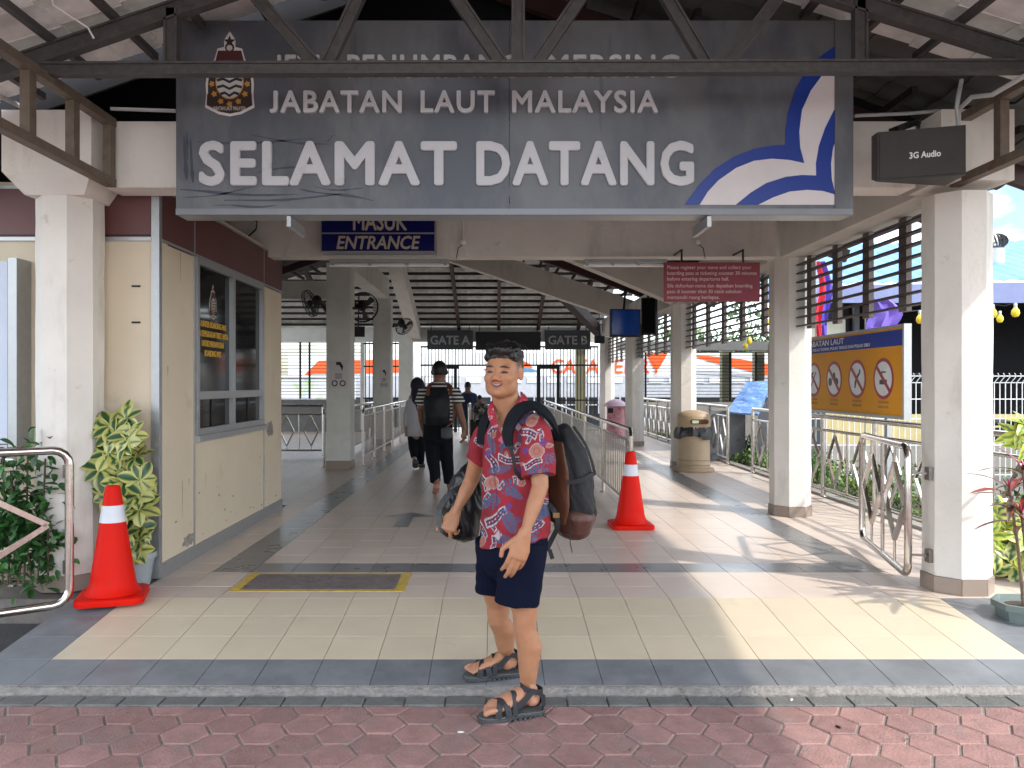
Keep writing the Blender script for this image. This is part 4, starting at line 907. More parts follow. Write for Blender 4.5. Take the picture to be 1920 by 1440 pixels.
for k, y in enumerate((8.13, 8.72, 9.31, 9.90, 10.5)):
    c = Vector((bx-.0003, y, 1.335)); s_ = link('prohibition_sign', None, ob, c)
    mb = MB(); mb.prism(circ_(.215), c, mY, Z_, .001); part('red_disc', mb, ORED, s_)
    mb = MB(); mb.prism(circ_(.178), c-X_*.0012, mY, Z_, .001); part('white_disc', mb, OW, s_)
    pic = {0: [[(-.075, -.06), (.08, -.06), (.08, -.01), (-.075, -.01)], [(-.04, .06), (.06, .06), (.06, .075), (-.04, .075)], [(-.03, .0), (-.02, .0), (-.02, .06), (-.03, .06)]],
           1: [[(-.06, -.1), (-.03, -.1), (.0, -.02), (.03, .02), (.0, .03), (-.05, -.02)], [(.0, .0), (.07, .05), (.06, .08), (-.01, .03)], [(.05, .07), (.08, .06), (.09, .10), (.06, .11)]],
           2: [[(-.1+.05*math.cos(R(a)), -.03+.05*math.sin(R(a))) for a in range(0, 360, 30)], [(.07+.05*math.cos(R(a)), -.03+.05*math.sin(R(a))) for a in range(0, 360, 30)], [(-.05, .0), (.05, .0), (.03, .08), (-.02, .08)]],
           3: [[(-.09, -.08), (-.07, -.09), (.08, .09), (.06, .10)], [(-.05, .05), (.0, .08), (.0, .1), (-.06, .08)]],
           4: [[(-.08, .02), (.08, .02), (.08, .04), (-.08, .04)]]}[k]
    for q in pic: mb = MB(); mb.prism(q, c-X_*.0024, mY, Z_, .001); part('pictogram', mb, DK, s_)
    mb = MB(); mb.prism([(-.155, .115), (-.125, .145), (.155, -.115), (.125, -.145)], c-X_*.0036, mY, Z_, .001); part('red_bar', mb, ORED, s_)
    for j, s2 in enumerate((('DILARANG MEROKOK', 'DILARANG MEMANCING', 'DILARANG BERBASIKAL', 'DILARANG BERENANG', 'DILARANG')[k].split()[:2])):
        text(s2, (bx-.0004, y, 1.08-.05*j), mY, Z_, .22, .026, .001, M('caption_grey', (.28, .16, .06), .5) if 'caption_grey' not in bpy.data.materials else bpy.data.materials['caption_grey'], s_, align='C')
for y in (8.2, 11): mb = MB(); mb.span((bx+.06, y-.03, -.1), (bx+.11, y+.03, 1.8)); part('leg', mb, ALU, ob)
# blue display panel
dp = thing('display_lectern', 'dark box with a sloped blue glass panel behind the railing', 'display', (4.6, 13.2, 0))
a, b, c_, d = P(1362, 772, 12.6), P(1400, 716, 13.6), P(1450, 713, 13.6), P(1420, 776, 12.6)
mb = MB(); th = Vector((.02, .03, -.03)); mb.add([a, d, c_, b, a+th, d+th, c_+th, b+th], [(0, 1, 2, 3), (7, 6, 5, 4), (0, 4, 5, 1), (1, 5, 6, 2), (2, 6, 7, 3), (3, 7, 4, 0)])
part('glass_panel', mb, M('glass_blue', (.13, .24, .50), .15, var=.4, scale=6, stain=((.4, .5, .65), 9, .5, .6, (1, 1, 3))), dp)
mb = MB(); e = P(1455, 776, 12.9); mb.add([d+th, Vector((d.x, d.y, 0)), Vector((e.x+.3, e.y+.3, 0)), c_+th+Vector((.05, 0, 0)), Vector((c_.x+.9, c_.y, c_.z)), Vector((c_.x+.9, c_.y, 0))], [(0, 1, 2, 3), (3, 2, 5, 4)])
part('side_box', mb, M('box_dark', (.035, .04, .05), .5), dp)
mb = MB(); mb.span((a.x-.1, 13.2, 0), (d.x, 13.25, a.z)); part('front_board', mb, M('box_grey', (.2, .21, .22), .5), dp)
# ================================================================ potted plants
LFM = M('leaf_variegated', (1, 1, 1), .35, attr='Col', var=.12, scale=20, obj=.15); LFG = M('leaf_green', (1, 1, 1), .4, attr='Col', var=.25, scale=12, obj=.35)
def leaf_mesh(L_, W_, cin, cout, mat, fold=.25, droop=.3, split=.5, name='leaf', pw=.8):
    n = 7; vs = []; cols = []; fs = []
    cr = (-1, -.72, -.36, 0, .36, .72, 1)
    for i in range(n+1):
        t_ = i/n; wv = W_*math.sin(math.pi*min(1, t_**pw*.97+.03))**.7
        for k, q in enumerate(cr):
            x = q*wv/2; vs.append((x, t_*L_, abs(q)*fold*wv/2-droop*L_*t_*t_))
            edge = abs(q) > split+.25*math.sin(i*2.1+k*1.3)*.6
            cols.append(cout if edge else cin)
    m_ = len(cr)
    for i in range(n):
        for k in range(m_-1): fs.append((i*m_+k, i*m_+k+1, (i+1)*m_+k+1, (i+1)*m_+k))
    me = bpy.data.meshes.new(name); me.from_pydata(vs, [], fs); me.materials.append(mat); me.polygons.foreach_set('use_smooth', [True]*len(fs)); setcol(me, np.array(cols)); return me
STEM = M('stem', (.10, .07, .04), .7)
GP, GY = (.02, .08, .022), (.44, .44, .13)
vl = [leaf_mesh(.135, .082, GP, GY, LFM, split=s_, pw=1.35, fold=.15) for s_ in (.35, .2, .55)]
yl = leaf_mesh(.13, .055, (.10, .20, .03), (.45, .50, .06), LFM, split=.35)
def orient(d, up=(0, 0, 1), roll=0):
    y = Vector(d).normalized(); x = y.cross(Vector(up)); x = x.normalized() if x.length > .01 else Vector((1, 0, 0)); z = x.cross(y)
    return Matrix((x, y, z)).transposed() @ Matrix.Rotation(roll, 3, 'Y')
def put_leaf(me, t, p, d, s_=1, roll=0, up=(0, 0, 1)):
    o = bpy.data.objects.new('leaf', me); COL.objects.link(o); o.parent = t; o.matrix_local = Matrix.Translation(Vector(p)-WL[t]) @ orient(d, up, roll).to_4x4() @ Matrix.Scale(s_, 4)
def pot(t, c, r0, r1, h, mat, squash=(1, 1), n=28, rot=None):
    mb = MB(); mb.lathe(c, [(r0, 0), (r0+(r1-r0)*.85, h*.82), (r1*1.06, h*.83), (r1*1.08, h), (r1*.97, h), (r1*.93, h*.88), (0.01, h*.88)], n, rot, squash); part('pot', mb, mat, t, True)
POTB = M('pot_bluegrey', (.30, .34, .36), .5, var=.08); POTG = M('pot_green', (.16, .20, .19), .5, var=.1)
def schefflera(base, pts, pm, lab, rosettes, rl=.13, seed=1, ph=.2, pr=(.085, .11), leaves=vl, grp=None):
    rd = random.Random(seed); t = thing('potted_plant', lab, 'potted plant', base, grp); pot(t, Vector(base), pr[0], pr[1], ph, pm)
    for q in pts: mb = MB(); mb.tube(q, .009, 6); part('stem', mb, STEM, t, True)
    for (p, n_) in rosettes:
        p = Vector(p); ax_ = Vector((rd.uniform(-.5, .5), -.75+rd.uniform(-.3, .2), .35+rd.uniform(-.3, .4))).normalized(); a = ax_.cross(Z_).normalized(); b = a.cross(ax_); o0 = rd.uniform(0, 6)
        mb = MB(); mb.tube([p-ax_*.09+Vector((0, .05, -.04)), p], .004, 5); part('leaf_stalk', mb, STEM, t)
        for k in range(n_):
            q = o0+2*math.pi*k/n_; d = (a*math.cos(q)+b*math.sin(q))+ax_*.25; put_leaf(rd.choice(leaves), t, p, d, rd.uniform(.7, 1.1)*rl/.13, rd.uniform(-.3, .3), ax_)
    return t
D_ = 4.98
ros = [(P(x, y, D_+random.uniform(-.07, .06)), n_) for x, y, n_ in ((236, 785, 6), (207, 800, 7), (215, 812, 7), (243, 818, 6), (235, 832, 7), (205, 850, 7), (228, 845, 8), (255, 858, 6), (188, 880, 6), (212, 885, 7), (240, 880, 8), (262, 900, 7), (185, 905, 7), (232, 905, 8), (208, 925, 7), (255, 930, 7), (238, 945, 7), (262, 955, 6), (225, 965, 7), (250, 990, 8), (232, 1005, 7), (262, 1012, 6), (245, 1035, 8), (228, 1045, 6))]
schefflera((-2.285, 5.03, .002), [[(-2.285, 5.03, .15), P(236, 990, 5.03), P(228, 900, 5.05), P(222, 800, 5.05)], [(-2.27, 5.04, .15), P(250, 960, 5.04), P(246, 870, 5.06), P(236, 790, 5.05)]], POTB, 'tall potted plant with yellow and green leaves behind the left traffic cone', ros, seed=3, ph=.21, pr=(.08, .115))
# right corner: cordyline with red leaves
c = Vector((2.98, 4.42, -.148)); t = thing('potted_plant', 'red leaved potted plant on thin stems at the right edge of view', 'potted plant', c)
pot(t, c, .12, .165, .21, POTG, (1, 1), 8)
mb = MB(); mb.lathe(c, [(.14, .182), (.10, .186)], 16); part('compost', mb, SOIL, t)
tops = [P(1893, 915, 4.45), P(1915, 960, 4.35), P(1918, 880, 4.5)]
cl = [leaf_mesh(.24, .05, (.20, .05, .03), (.30, .04, .05), LFM, split=.8, droop=.45), leaf_mesh(.22, .045, (.07, .05, .03), (.25, .06, .04), LFM, split=.75, droop=.6)]
for k, q in enumerate(tops):
    mb = MB(); mb.tube([c+Vector((.02*k-.02, .01*k, .18)), (c+q)/2+Vector((.015*k, 0, .08)), q], .008, 6); part('stem', mb, M('cordyline_stem', (.16, .10, .07), .7, var=.3, scale=60) if k == 0 else bpy.data.materials['cordyline_stem'], t, True)
    for j in range(9):
        an = j*2.4+k; put_leaf(cl[j % 2], t, q-Vector((0, 0, .01*j)), (math.cos(an), math.sin(an)*.8-.2, 1.1-.14*j), random.uniform(.8, 1.1), random.uniform(-.3, .3))
    for j in range(5):
        an = j*1.3; mb = MB(); mb.tube([q, q+Vector((math.cos(an)*.03, math.sin(an)*.03, .05))], .004, 5); part('leaf_stalk', mb, M('stalk_pink', (.5, .05, .12), .5) if 'stalk_pink' not in bpy.data.materials else bpy.data.materials['stalk_pink'], t)
ros = [(P(x, y, 5.25+random.uniform(-.1, .1)), n_) for x, y, n_ in ((1868, 965, 6), (1890, 960, 6), (1912, 970, 6), (1860, 985, 7), (1882, 985, 7), (1906, 992, 7), (1855, 1005, 7), (1876, 1010, 7), (1898, 1012, 7), (1865, 1030, 6), (1886, 1035, 7), (1908, 1035, 6), (1880, 1055, 6), (1900, 1060, 6), (1918, 1015, 6))]
schefflera((3.42, 5.28, .002), [[(3.42, 5.28, .12), P(1885, 1020, 5.3), P(1885, 970, 5.3)]], M('pot_dark', (.03, .03, .03), .5), 'bushy yellow-green potted plant behind the nearest right column', ros, seed=8, ph=.16, pr=(.08, .12), leaves=[yl, vl[0]])
for dx, lab in ((0, 'low variegated potted plant at the far right edge'),):
    ros = [(P(x, y, 5.0), 6) for x, y in ((1922, 795), (1908, 812), (1925, 830))]
    schefflera((3.50, 4.95, .002), [[(3.50, 4.95, .1), (3.47, 4.98, .6), P(1926, 820, 5.0)]], bpy.data.materials['pot_dark'], 'tall thin potted plant with pale yellow leaves, cut by the right edge', ros, seed=5, leaves=[yl])
# green plants left behind the gate
gl = [leaf_mesh(.075, .04, (.02, .075, .015), (.035, .11, .02), LFG, split=.5), leaf_mesh(.06, .032, (.03, .12, .03), (.05, .16, .03), LFG, split=.5)]
def shrub(c, lab, n_, ext, seed, stems, nm='green_shrub'):
    rd = random.Random(seed); c = Vector(c); t = thing(nm, lab, 'shrub', c)
    allmb = [MB(), MB()]; cnt = 0
    for q in stems: mb = MB(); mb.tube(q, .006, 5); part('stem', mb, STEM, t, True)
    for k in range(n_):
        q = rd.choice(stems); f = rd.random()**.7; i = min(int(f*(len(q)-1)), len(q)-2); ff = f*(len(q)-1)-i
        p = Vector(q[i]).lerp(Vector(q[i+1]), ff)+Vector([rd.gauss(0, e_) for e_ in ext]); d = Vector((rd.uniform(-1, 1), rd.uniform(-1, .6), rd.uniform(-.7, .6)))
        if cnt < 230: put_leaf(rd.choice(gl), t, p, d, rd.uniform(.7, 1.25), rd.uniform(-.6, .6)); cnt += 1
        else:
            rt = orient(d, roll=rd.uniform(-.6, .6)); s_ = rd.uniform(.7, 1.2); b = allmb[k % 2]
            b.add([p+rt @ (v.co*s_) for v in gl[k % 2].vertices], [tuple(f_.vertices) for f_ in gl[k % 2].polygons])
    for k, b in enumerate(allmb):
        if b.v: link('foliage', mesh_of(b, (M('leaf_plain_a', (.022, .08, .018), .45, var=.3, scale=8), M('leaf_plain_b', (.04, .13, .03), .45, var=.3, scale=8))[k], True, WL[t]), t, WL[t], kind='stuff')
    return t
st = [[P(x, 1095, 4.75), P(x+dx, 980, 4.8), P(x+dx*1.5, y, 4.8)] for x, dx, y in ((20, -10, 850), (45, 5, 835), (70, 10, 860), (15, 5, 900), (90, 0, 1030), (60, -15, 940), (5, 0, 990), (35, 12, 1010))]
shrub(P(45, 1100, 4.75), 'leafy green shrub behind the left gate', 900, (.07, .05, .06), 3, st)
for x, y in ((60, 1092),): pass
# ground cover in the planting bed on the right
rd = random.Random(9); bush = MB(); bush2 = MB(); tv_ = [(-.5, 0, 0), (.5, 0, 0), (.18, 1, .3), (-.18, 1, .3)]
for k in range(9000):
    y = 5.2+rd.random()**1.1*15; x = rd.uniform(3.86, 4.95); h = .28*rd.random()*(1+.6*math.sin(y*2.3)*math.sin(x*5+y)); p = Vector((x, y, -.03+h)); s_ = rd.uniform(.02, .045)
    rt = Matrix.Rotation(rd.uniform(0, 6.3), 3, 'Z') @ Matrix.Rotation(rd.uniform(.0, 1.4), 3, 'X'); (bush if rd.random() < .75 else bush2).add([p+rt @ (Vector(v)*s_) for v in tv_], [(0, 1, 2, 3)])
for b, col_, nm in ((bush, (.06, .14, .02), 'ground_cover'), (bush2, (.20, .28, .04), 'ground_cover_pale')):
    o = single(nm, b, M(nm, col_, .6, var=.3), 'low green plants filling the bed behind the right railing', 'ground cover'); o['kind'] = 'stuff'
for k, (y, x, lab) in enumerate(((6.6, 4.3, 'weedy green plant in the bed under the orange board, nearest one'), (8.6, 4.2, 'weedy green plant in the bed near the orange board legs'), (10.6, 4.25, 'yellowish green plant in the bed beside the blue display'), (13.5, 4.2, 'leafy green plant in the bed behind the beige bin'))):
    st = [[(x+rd.uniform(-.1, .1), y+rd.uniform(-.2, .2), -.03), (x+rd.uniform(-.2, .2), y+rd.uniform(-.3, .3), rd.uniform(.25, .42))] for _ in range(9)]
    shrub((x, y, -.03), lab, 170, (.06, .1, .05), 20+k, st, 'garden_plant')
# fallen flower on the left path
fl = thing('fallen_flower', 'fallen pink flower lying on the dark path at left', 'flower', P(45, 1178, 3.95)); FM = M('petal', (.45, .12, .22), .6)
fc = Vector((P(45, 1180, 4.35).x, 4.33, -.149))
fl.location = fc; WL[fl] = fc
for k in range(5):
    a = 1.26*k; mb = MB(); mb.ell(fc+Vector((math.cos(a)*.028, math.sin(a)*.028, .006)), (.02, .014, .005), Matrix.Rotation(a, 3, 'Z'), 8, 5); part('petal', mb, FM, fl, True)
# litter on the pavers
LT = M('litter_white', (.6, .58, .55), .8)
for k, (x, y, lab) in enumerate(((864, 1375, 'small crumpled white scrap on the red pavers, left of the sandal'), (1484, 1314, 'white scrap on the grey border pavers'), (1572, 1365, 'dark cigarette end on a red paver'))):
    D__ = 1.422*1480/(y-720); c = Vector(((x-928)*D__/1480, D__, -.1365)); mb = MB(); mb.ell(c, (.016, .007, .004), Matrix.Rotation(k, 3, 'Z'), 7, 4); single('litter', mb, LT if k < 2 else BLK, lab, 'litter')
# ================================================================ outside: ferry, buildings, fence
FD = 29.0
FWH = M('ferry_white', (.80, .80, .80), .4, var=.03); FGR = M('ferry_grey', (.42, .43, .46), .4); FOR = M('ferry_orange', (.85, .10, .015), .4, var=.03); FBL = M('ferry_blue', (.08, .22, .38), .4); FDK = M('ferry_dark', (.02, .02, .024), .5)
fe = thing('ferry', 'long white ferry with orange stripes and red lettering beyond the gate grille', 'boat', (1, FD+2, -.2))
def FP_(x, y, d=0): return P(x, y, FD-d)
def fpoly(nm, pts, mat, d):
    mb = MB(); mb.prism([((x-928)*FD/FP, EYE-(y-720)*FD/FP) for x, y in pts], (0, FD-d+.01, 0), X_, Z_, .01); part(nm, mb, mat, fe)
a, b = FP_(540, 705), FP_(1500, 640); mb = MB(); mb.span((a.x, FD+.01, a.z), (b.x, FD+3, FP_(0, 662).z)); part('cabin', mb, FWH, fe)
a, b = FP_(500, 745), FP_(1560, 705.2); mb = MB(); mb.span((a.x, FD+.01, a.z), (b.x, FD+3.2, b.z)); part('deck', mb, FGR, fe)
a, b = FP_(480, 800), FP_(1600, 745.2); mb = MB(); mb.span((a.x, FD-.1, -.25), (b.x, FD+3.4, b.z)); part('hull', mb, FDK, fe)
fpoly('orange_stripe', [(570, 704), (598, 676), (760, 674), (752, 698), (700, 700), (590, 701)], FOR, .02)
fpoly('sail_mark', [(915, 676), (960, 668), (990, 680), (1000, 690), (940, 686)], FOR, .02)
fpoly('blue_mark', [(905, 692), (950, 686), (1000, 692), (1010, 697), (915, 697)], FBL, .02)
fpoly('orange_sweep', [(1210, 662), (1252, 662), (1236, 690), (1225, 690)], FOR, .021)
fpoly('orange_sweep', [(1290, 664), (1380, 672), (1450, 684), (1520, 694), (1520, 706), (1440, 704), (1380, 690), (1330, 678)], FOR, .02)
fpoly('grey_stripe', [(1290, 692), (1500, 706), (1500, 712), (1290, 700)], FGR, .018)
for x0 in range(760, 1500, 38): fpoly('cabin_window', [(x0, 708), (x0+28, 708), (x0+28, 718), (x0, 718)], FWH if (x0//38) % 2 else M('f_lg', (.55, .56, .58), .4) if 'f_lg' not in bpy.data.materials else bpy.data.materials['f_lg'], .02)
for s_, x0, x1 in (('CATA', 1034, 1122), ('FERRY', 1131, 1245)):
    p = FP_(x0, 700); text(s_, (p.x, FD-.012, p.z), X_, Z_, FP_(x1, 0).x-p.x, .50, .02, FOR, fe, bold=.012, shear=.1)
mb = MB()
for x0 in range(780, 1200, 20): p = FP_(x0, 745); mb.span((p.x, FD-.2, .2), (p.x+.05, FD-.15, .85))
part('deck_rails', mb, FGR, fe, kind='stuff')
for z in (.5, .85): mb = MB(); p, q = FP_(700, 0), FP_(1450, 0); mb.span((p.x, FD-.2, z), (q.x, FD-.16, z+.04)); part('deck_rail', mb, FGR, fe)
mb = MB()
mb.add([(-60, 27, -.19), (60, 27, -.19), (60, 90, -.19), (-60, 90, -.19)], [(0, 1, 2, 3)]); struct('water', mb, M('water', (.06, .10, .11), .15, bump=.3, bscale=2))
# coloured hoarding and bushes outside the left window
ho = thing('hoarding', 'pale painted hoarding with colourful patches outside the far left window', 'hoarding', (-8, 26, 0))
mb = MB(); mb.span((-11, 26, -.2), (-4.6, 26.1, 1.5)); part('panel', mb, M('hoarding_paint', (.6, .62, .65), .5, var=.2, scale=1, stain=[((.05, .3, .6), 1.4, .56, .9), ((.6, .1, .1), 1.8, .62, .8), ((.3, .5, .05), 1.1, .60, .9)]), ho)
mb = MB(); mb.span((-11, 25.95, 1.5), (-4.6, 26.15, 1.56)); part('top_rail', mb, WHT, ho)
def tree(c, r, h, lab, n_, cols, seed, leafs=.12):
    rd = random.Random(seed); c = Vector(c); t = thing('tree', lab, 'tree', c)
    mb = MB(); mb.loft([c, c+Vector((.05, 0, h*.4)), c+Vector((0, .1, h*.75))], [.12, .09, .04], n=8, dome=False); part('trunk', mb, STEM, t, True)
    for k in range(4):
        a = k*1.6; mb = MB(); mb.tube([c+Vector((0, 0, h*(.3+.1*k))), c+Vector((math.cos(a)*r*.6, math.sin(a)*r*.6, h*(.55+.1*k)))], .03, 5); part('limb', mb, STEM, t)
    bs = [MB() for _ in cols]; cl_ = [(c+Vector((rd.gauss(0, r*.5), rd.gauss(0, r*.4), h*.62+rd.gauss(0, h*.17))), rd.uniform(.2, .42)*r) for _ in range(26)]
    for k in range(n_):
        cc, rr = rd.choice(cl_); d = Vector((rd.gauss(0, 1), rd.gauss(0, 1), rd.gauss(0, 1))).normalized()*rr*rd.random()**.4; rt = Matrix.Rotation(rd.uniform(0, 6), 3, 'Z') @ Matrix.Rotation(rd.uniform(-1.2, 1.2), 3, 'X'); s_ = leafs*rd.uniform(.6, 1.3)
        rd.choice(bs).add([cc+d+rt @ (Vector(v)*s_) for v in tv_], [(0, 1, 2, 3)])
    for b_, cc in zip(bs, cols): part('crown', b_, M('crown_leaf', cc, .6, var=.3, scale=2), t)
tree((-10.2, 28.5, -.2), 1.6, 4.2, 'yellow-green tree outside the far left window', 3000, [(.08, .16, .03), (.3, .36, .05)], 1)
for k, (x, y) in enumerate(((11, 40), (14.5, 43), (19, 41), (25, 44))): tree((x, y, -.2), 2.6, 4.6, ('green tree behind the ferry, seen above its orange sweep', 'second green tree behind the ferry, right of the first', 'third green tree behind the ferry, near the building', 'outermost green tree behind the ferry, past the building')[k], 2600, [(.05, .11, .03), (.12, .2, .05)], 30+k, .2)
# building with blue tiled roof, right
bl = thing('building', 'open fronted building with a blue tiled roof and dark interior, right background', 'building', (9, 17, -.2))
BF = M('fascia_blue', (.17, .20, .36), .6, var=.08, stain=((.3, .33, .5), 3, .6, .4)); BRT = M('blue_roof_tile', (.12, .28, .46), .5, var=.12, obj=.15); DARK = M('room_shade', (.006, .006, .01), .9); YW = M('yellow_wall', (.50, .42, .20), .7, var=.08); PY = M('pale_wall', (.62, .60, .48), .7)  # DARK: shade inside the open building put into its wall colour
bd_ = 14.0
mb = MB(); mb.span((5.6, bd_, .22), (22, bd_+.15, .74)); part('yellow_wall', mb, YW, bl)
mb = MB(); mb.span((5.6, bd_-.02, -.2), (22, bd_+.15, .22)); part('plinth', mb, CONC, bl)
mb = MB(); mb.span((3.9+1.2, bd_+.3, -.2), (6.35, bd_+.45, 2.45)); part('pale_wall', mb, PY, bl)
mb = MB(); mb.span((6.36, bd_+3.0, -.2), (22, bd_+3.1, 2.9)); mb.span((6.36, bd_+.5, 2.85), (22, bd_+3.0, 2.9)); mb.span((21.8, bd_+.5, -.2), (22, bd_+3.0, 2.9)); mb.span((6.36, bd_+.4, -.2), (6.45, bd_+3, 2.9)); part('dark_interior', mb, DARK, bl)
for x in (6.4, 8.55, 9.9, 11.6, 14): mb = MB(); mb.span((x, bd_+.05, .74), (x+.09, bd_+.13, 2.7)); part('post', mb, M('post_dark', (.03, .03, .035), .6) if 'post_dark' not in bpy.data.materials else bpy.data.materials['post_dark'], bl)
mb = MB(); mb.span((8.0, bd_+2.9, .7), (8.4, bd_+2.95, 1.35)); mb.span((7.2, bd_+2.9, 1.45), (9.9, bd_+2.94, 1.52)); part('counter', mb, M('counter', (.05, .055, .06), .6), bl)
mb = MB(); mb.prism([(4.6, 2.68), (22, 2.68), (22, 3.24), (8.2, 3.02), (4.6, 2.96)], (0, bd_-.35, 0), X_, Z_, .04); part('fascia', mb, BF, bl)
me = mesh_of(stile(.30, .36, BRT, 4, .03), BRT, True, name='roof_tile'); rest = MB(); src = stile(.30, .36, BRT, 4, .03)
A_ = Vector((1, 0, .02)).normalized(); B_ = Vector((0, 1, .34)).normalized(); N2 = A_.cross(B_); rt = Matrix((A_, -B_, -N2)).transposed(); rt = Matrix((A_, B_, N2)).transposed(); cnt = 0
for j in range(11):
    for i in range(52):
        c = Vector((4.6, bd_-.35, 2.98))+A_*.30*(i+.5)+B_*.36*(j+.5)
        if cnt < 280 and ((i > 13 and i < 21) or i < 12): o = bpy.data.objects.new('roof_tile', me); COL.objects.link(o); o.parent = bl; o.matrix_local = Matrix.Translation(c-WL[bl]) @ rt.to_4x4(); cnt += 1
        else: rest.add([c+rt @ v for v in src.v], src.f)
link('far_roof_tiles', mesh_of(rest, BRT, True, WL[bl]), bl, WL[bl], kind='stuff')
# turbine ventilator
vt = thing('roof_ventilator', 'shiny round turbine ventilator on the blue tiled roof', 'ventilator', (9.7, 16, 3.6)); c = P(1863, 492, 15.2)
mb = MB(); mb.lathe(c, [(.19, -.1), (.19, .25), (.2, .26)], 20); part('collar', mb, ALU, vt, True)
m = MB(); k_ = 20
for k in range(k_):
    a = 2*math.pi*k/k_; pts = []
    for j in range(7):
        th = math.pi*(.08+.80*j/6); r_ = .25*math.sin(th); z = .42-.02+(.16*math.cos(th)); pts.append((a+.5*j/6, r_, z))
    vs = []
    for (an, r_, z) in pts: vs += [c+Vector((r_*math.cos(an), r_*math.sin(an), z)), c+Vector((r_*.86*math.cos(an+.28), r_*.86*math.sin(an+.28), z))]
    mb = MB(); mb.add(vs, [(2*j, 2*j+1, 2*j+3, 2*j+2) for j in range(6)]); part('vane', mb, SS, vt, True)
mb = MB(); mb.ell(c+Vector((0, 0, .42)), (.19, .19, .13)); part('core', mb, ALU, vt, True)
# white mesh fence
mf = thing('mesh_fence', 'white wire mesh fence with a folded top edge, in front of the yellow wall', 'fence', (7, 12, -.2))
WM = M('mesh_white', (.66, .67, .68), .5); m = MB(); m.tube([(0, 0, 0), (0, 0, 1.50), (.05, -.05, 1.60), (.0, -.09, 1.64)], .0075, 5); me = mesh_of(m, WM, name='wire'); x = 4.7
while x < 10.2: link('wire', me, mf, (x, 12.0, -.2)); x += .085
for z in (-.1, .35, .75, 1.05, 1.30, 1.40): mb = MB(); mb.tube([(4.65, 12, z), (10.2, 12, z)], .008, 5); part('cross_wire', mb, WM, mf)
for x in (4.65, 7.1, 9.6): mb = MB(); mb.span((x, 12.02, -.2), (x+.05, 12.07, 1.45)); part('post', mb, WM, mf)
# bulbs on a cable
YB = M('bulb_yellow', (.72, .52, .03), .25, var=.05)
def bulb(x, y, D, lab):
    c = P(x, y, D); t = thing('festoon_bulb', lab, 'light bulb', c, 'yellow festoon bulbs'); mb = MB(); mb.lathe(c, [(.0, -.065), (.03, -.055), (.048, -.02), (.042, .02), (.022, .05), (.018, .06)], 14); part('glass', mb, YB, t, True)
    mb = MB(); mb.lathe(c, [(.02, .061), (.02, .10), (.012, .11)], 10); part('socket', mb, ALU, t, True)
bulbs = [(1904, 585, 9.6, 'large yellow festoon bulb nearest the right edge of view'), (1862, 587, 9.8, 'large yellow festoon bulb just right of the nearest right column'), (1875, 597, 11.5, 'smaller yellow bulb between the two large ones'), (1735, 595, 10.6, 'yellow bulb at the left side of the nearest right column'), (1725, 598, 10, 'yellow bulb just above the right end of the orange board'), (1677, 594, 11, 'yellow bulb above the orange board'),
         (1450, 565, 11, 'yellow bulb behind the louvres, upper of a row'), (1444, 584, 11.8, 'second yellow bulb of the row behind the louvres'), (1437, 602, 12.6, 'third yellow bulb of the row behind the louvres'), (1405, 638, 13.4, 'yellow bulb hanging below the louvres'), (1398, 648, 14.4, 'lowest yellow bulb below the louvres')]
for b in bulbs: bulb(*b)
for ids in ((0, 1, 4, 5), (6, 7, 8, 9, 10)):
    pts = []
    for i in ids:
        p = P(*bulbs[i][:3])+Vector((0, 0, .11)); 
        if pts: pts.append((pts[-1]+p)/2-Vector((0, 0, .03)))
        pts.append(p)
    pipe(pts, .006, ('black cable carrying the large yellow bulbs' if ids[0] == 0 else 'black cable carrying the bulb row behind the louvres'), BLK, 'cable')
# feather flags
for k, (x, yt, yb, D, cols, lab) in enumerate(((1541, 490, 690, 11.2, [(.6, .02, .05), (.10, .06, .45)], 'red and purple feather flag behind the louvres'), (1646, 560, 660, 9.0, [(.12, .08, .42), (.16, .10, .5)], 'draped purple flag above the orange board'))):
    t = thing('flag', lab, 'flag', P(x, 720, D)); a, b = P(x-9 if not k else x-20, yb, D), P(x, yt, D); 
    for j, cc in enumerate(cols):
        mb = MB(); vs = []; n = 10
        for i in range(n+1):
            z = a.z+(b.z-a.z)*i/n; w_ = (.11 if not k else .24)*math.sin(math.pi*min(1, .25+.72*(1-i/n)))*.9+.02
            for u_ in (0, .33, .66, 1): vs.append((a.x+(j*.5+u_*.5)*w_*1.6+.03*math.sin(i), D+.03*math.sin(u_*6+i*.8), z))
        mb.add(vs, [(i*4+u_, i*4+u_+1, i*4+u_+5, i*4+u_+4) for i in range(n) for u_ in range(3)]); part('cloth', mb, M('flag_cloth', cc, .7), t, True)
    mb = MB(); mb.tube([(a.x-.02, D, -.2), (a.x-.02, D, b.z+.05)], .01, 6); part('pole', mb, ALU, t)
# motorcycle behind the fence
mc = thing('motorcycle', 'dark motorcycle parked behind the white mesh fence at right', 'motorcycle', P(1880, 830, 13)); MD = M('moto_dark', (.02, .025, .035), .3); c = P(1885, 826, 13.2); c.z = .0
for dx in (-.55, .6):
    w_ = link('wheel', None, mc, c+Vector((dx, 0, .25))); cc = c+Vector((dx, 0, .1)); mb = MB()
    mb.tube([cc+Vector((.26*math.cos(q), 0, .26*math.sin(q))) for q in [2*math.pi*k/20 for k in range(21)]], .05, 8); part('tyre', mb, BLK, w_, True)
    mb = MB(); mb.lathe(cc, [(.2, -.02), (.2, .02)], 16, Matrix.Rotation(R(90), 3, 'X')); part('rim', mb, ALU, w_)
mb = MB(); mb.loft([c+Vector((-.45, 0, .45)), c+Vector((0, 0, .42)), c+Vector((.35, 0, .62)), c+Vector((.5, 0, .75))], [.08, .14, .12, .06]); part('body', mb, MD, mc, True)
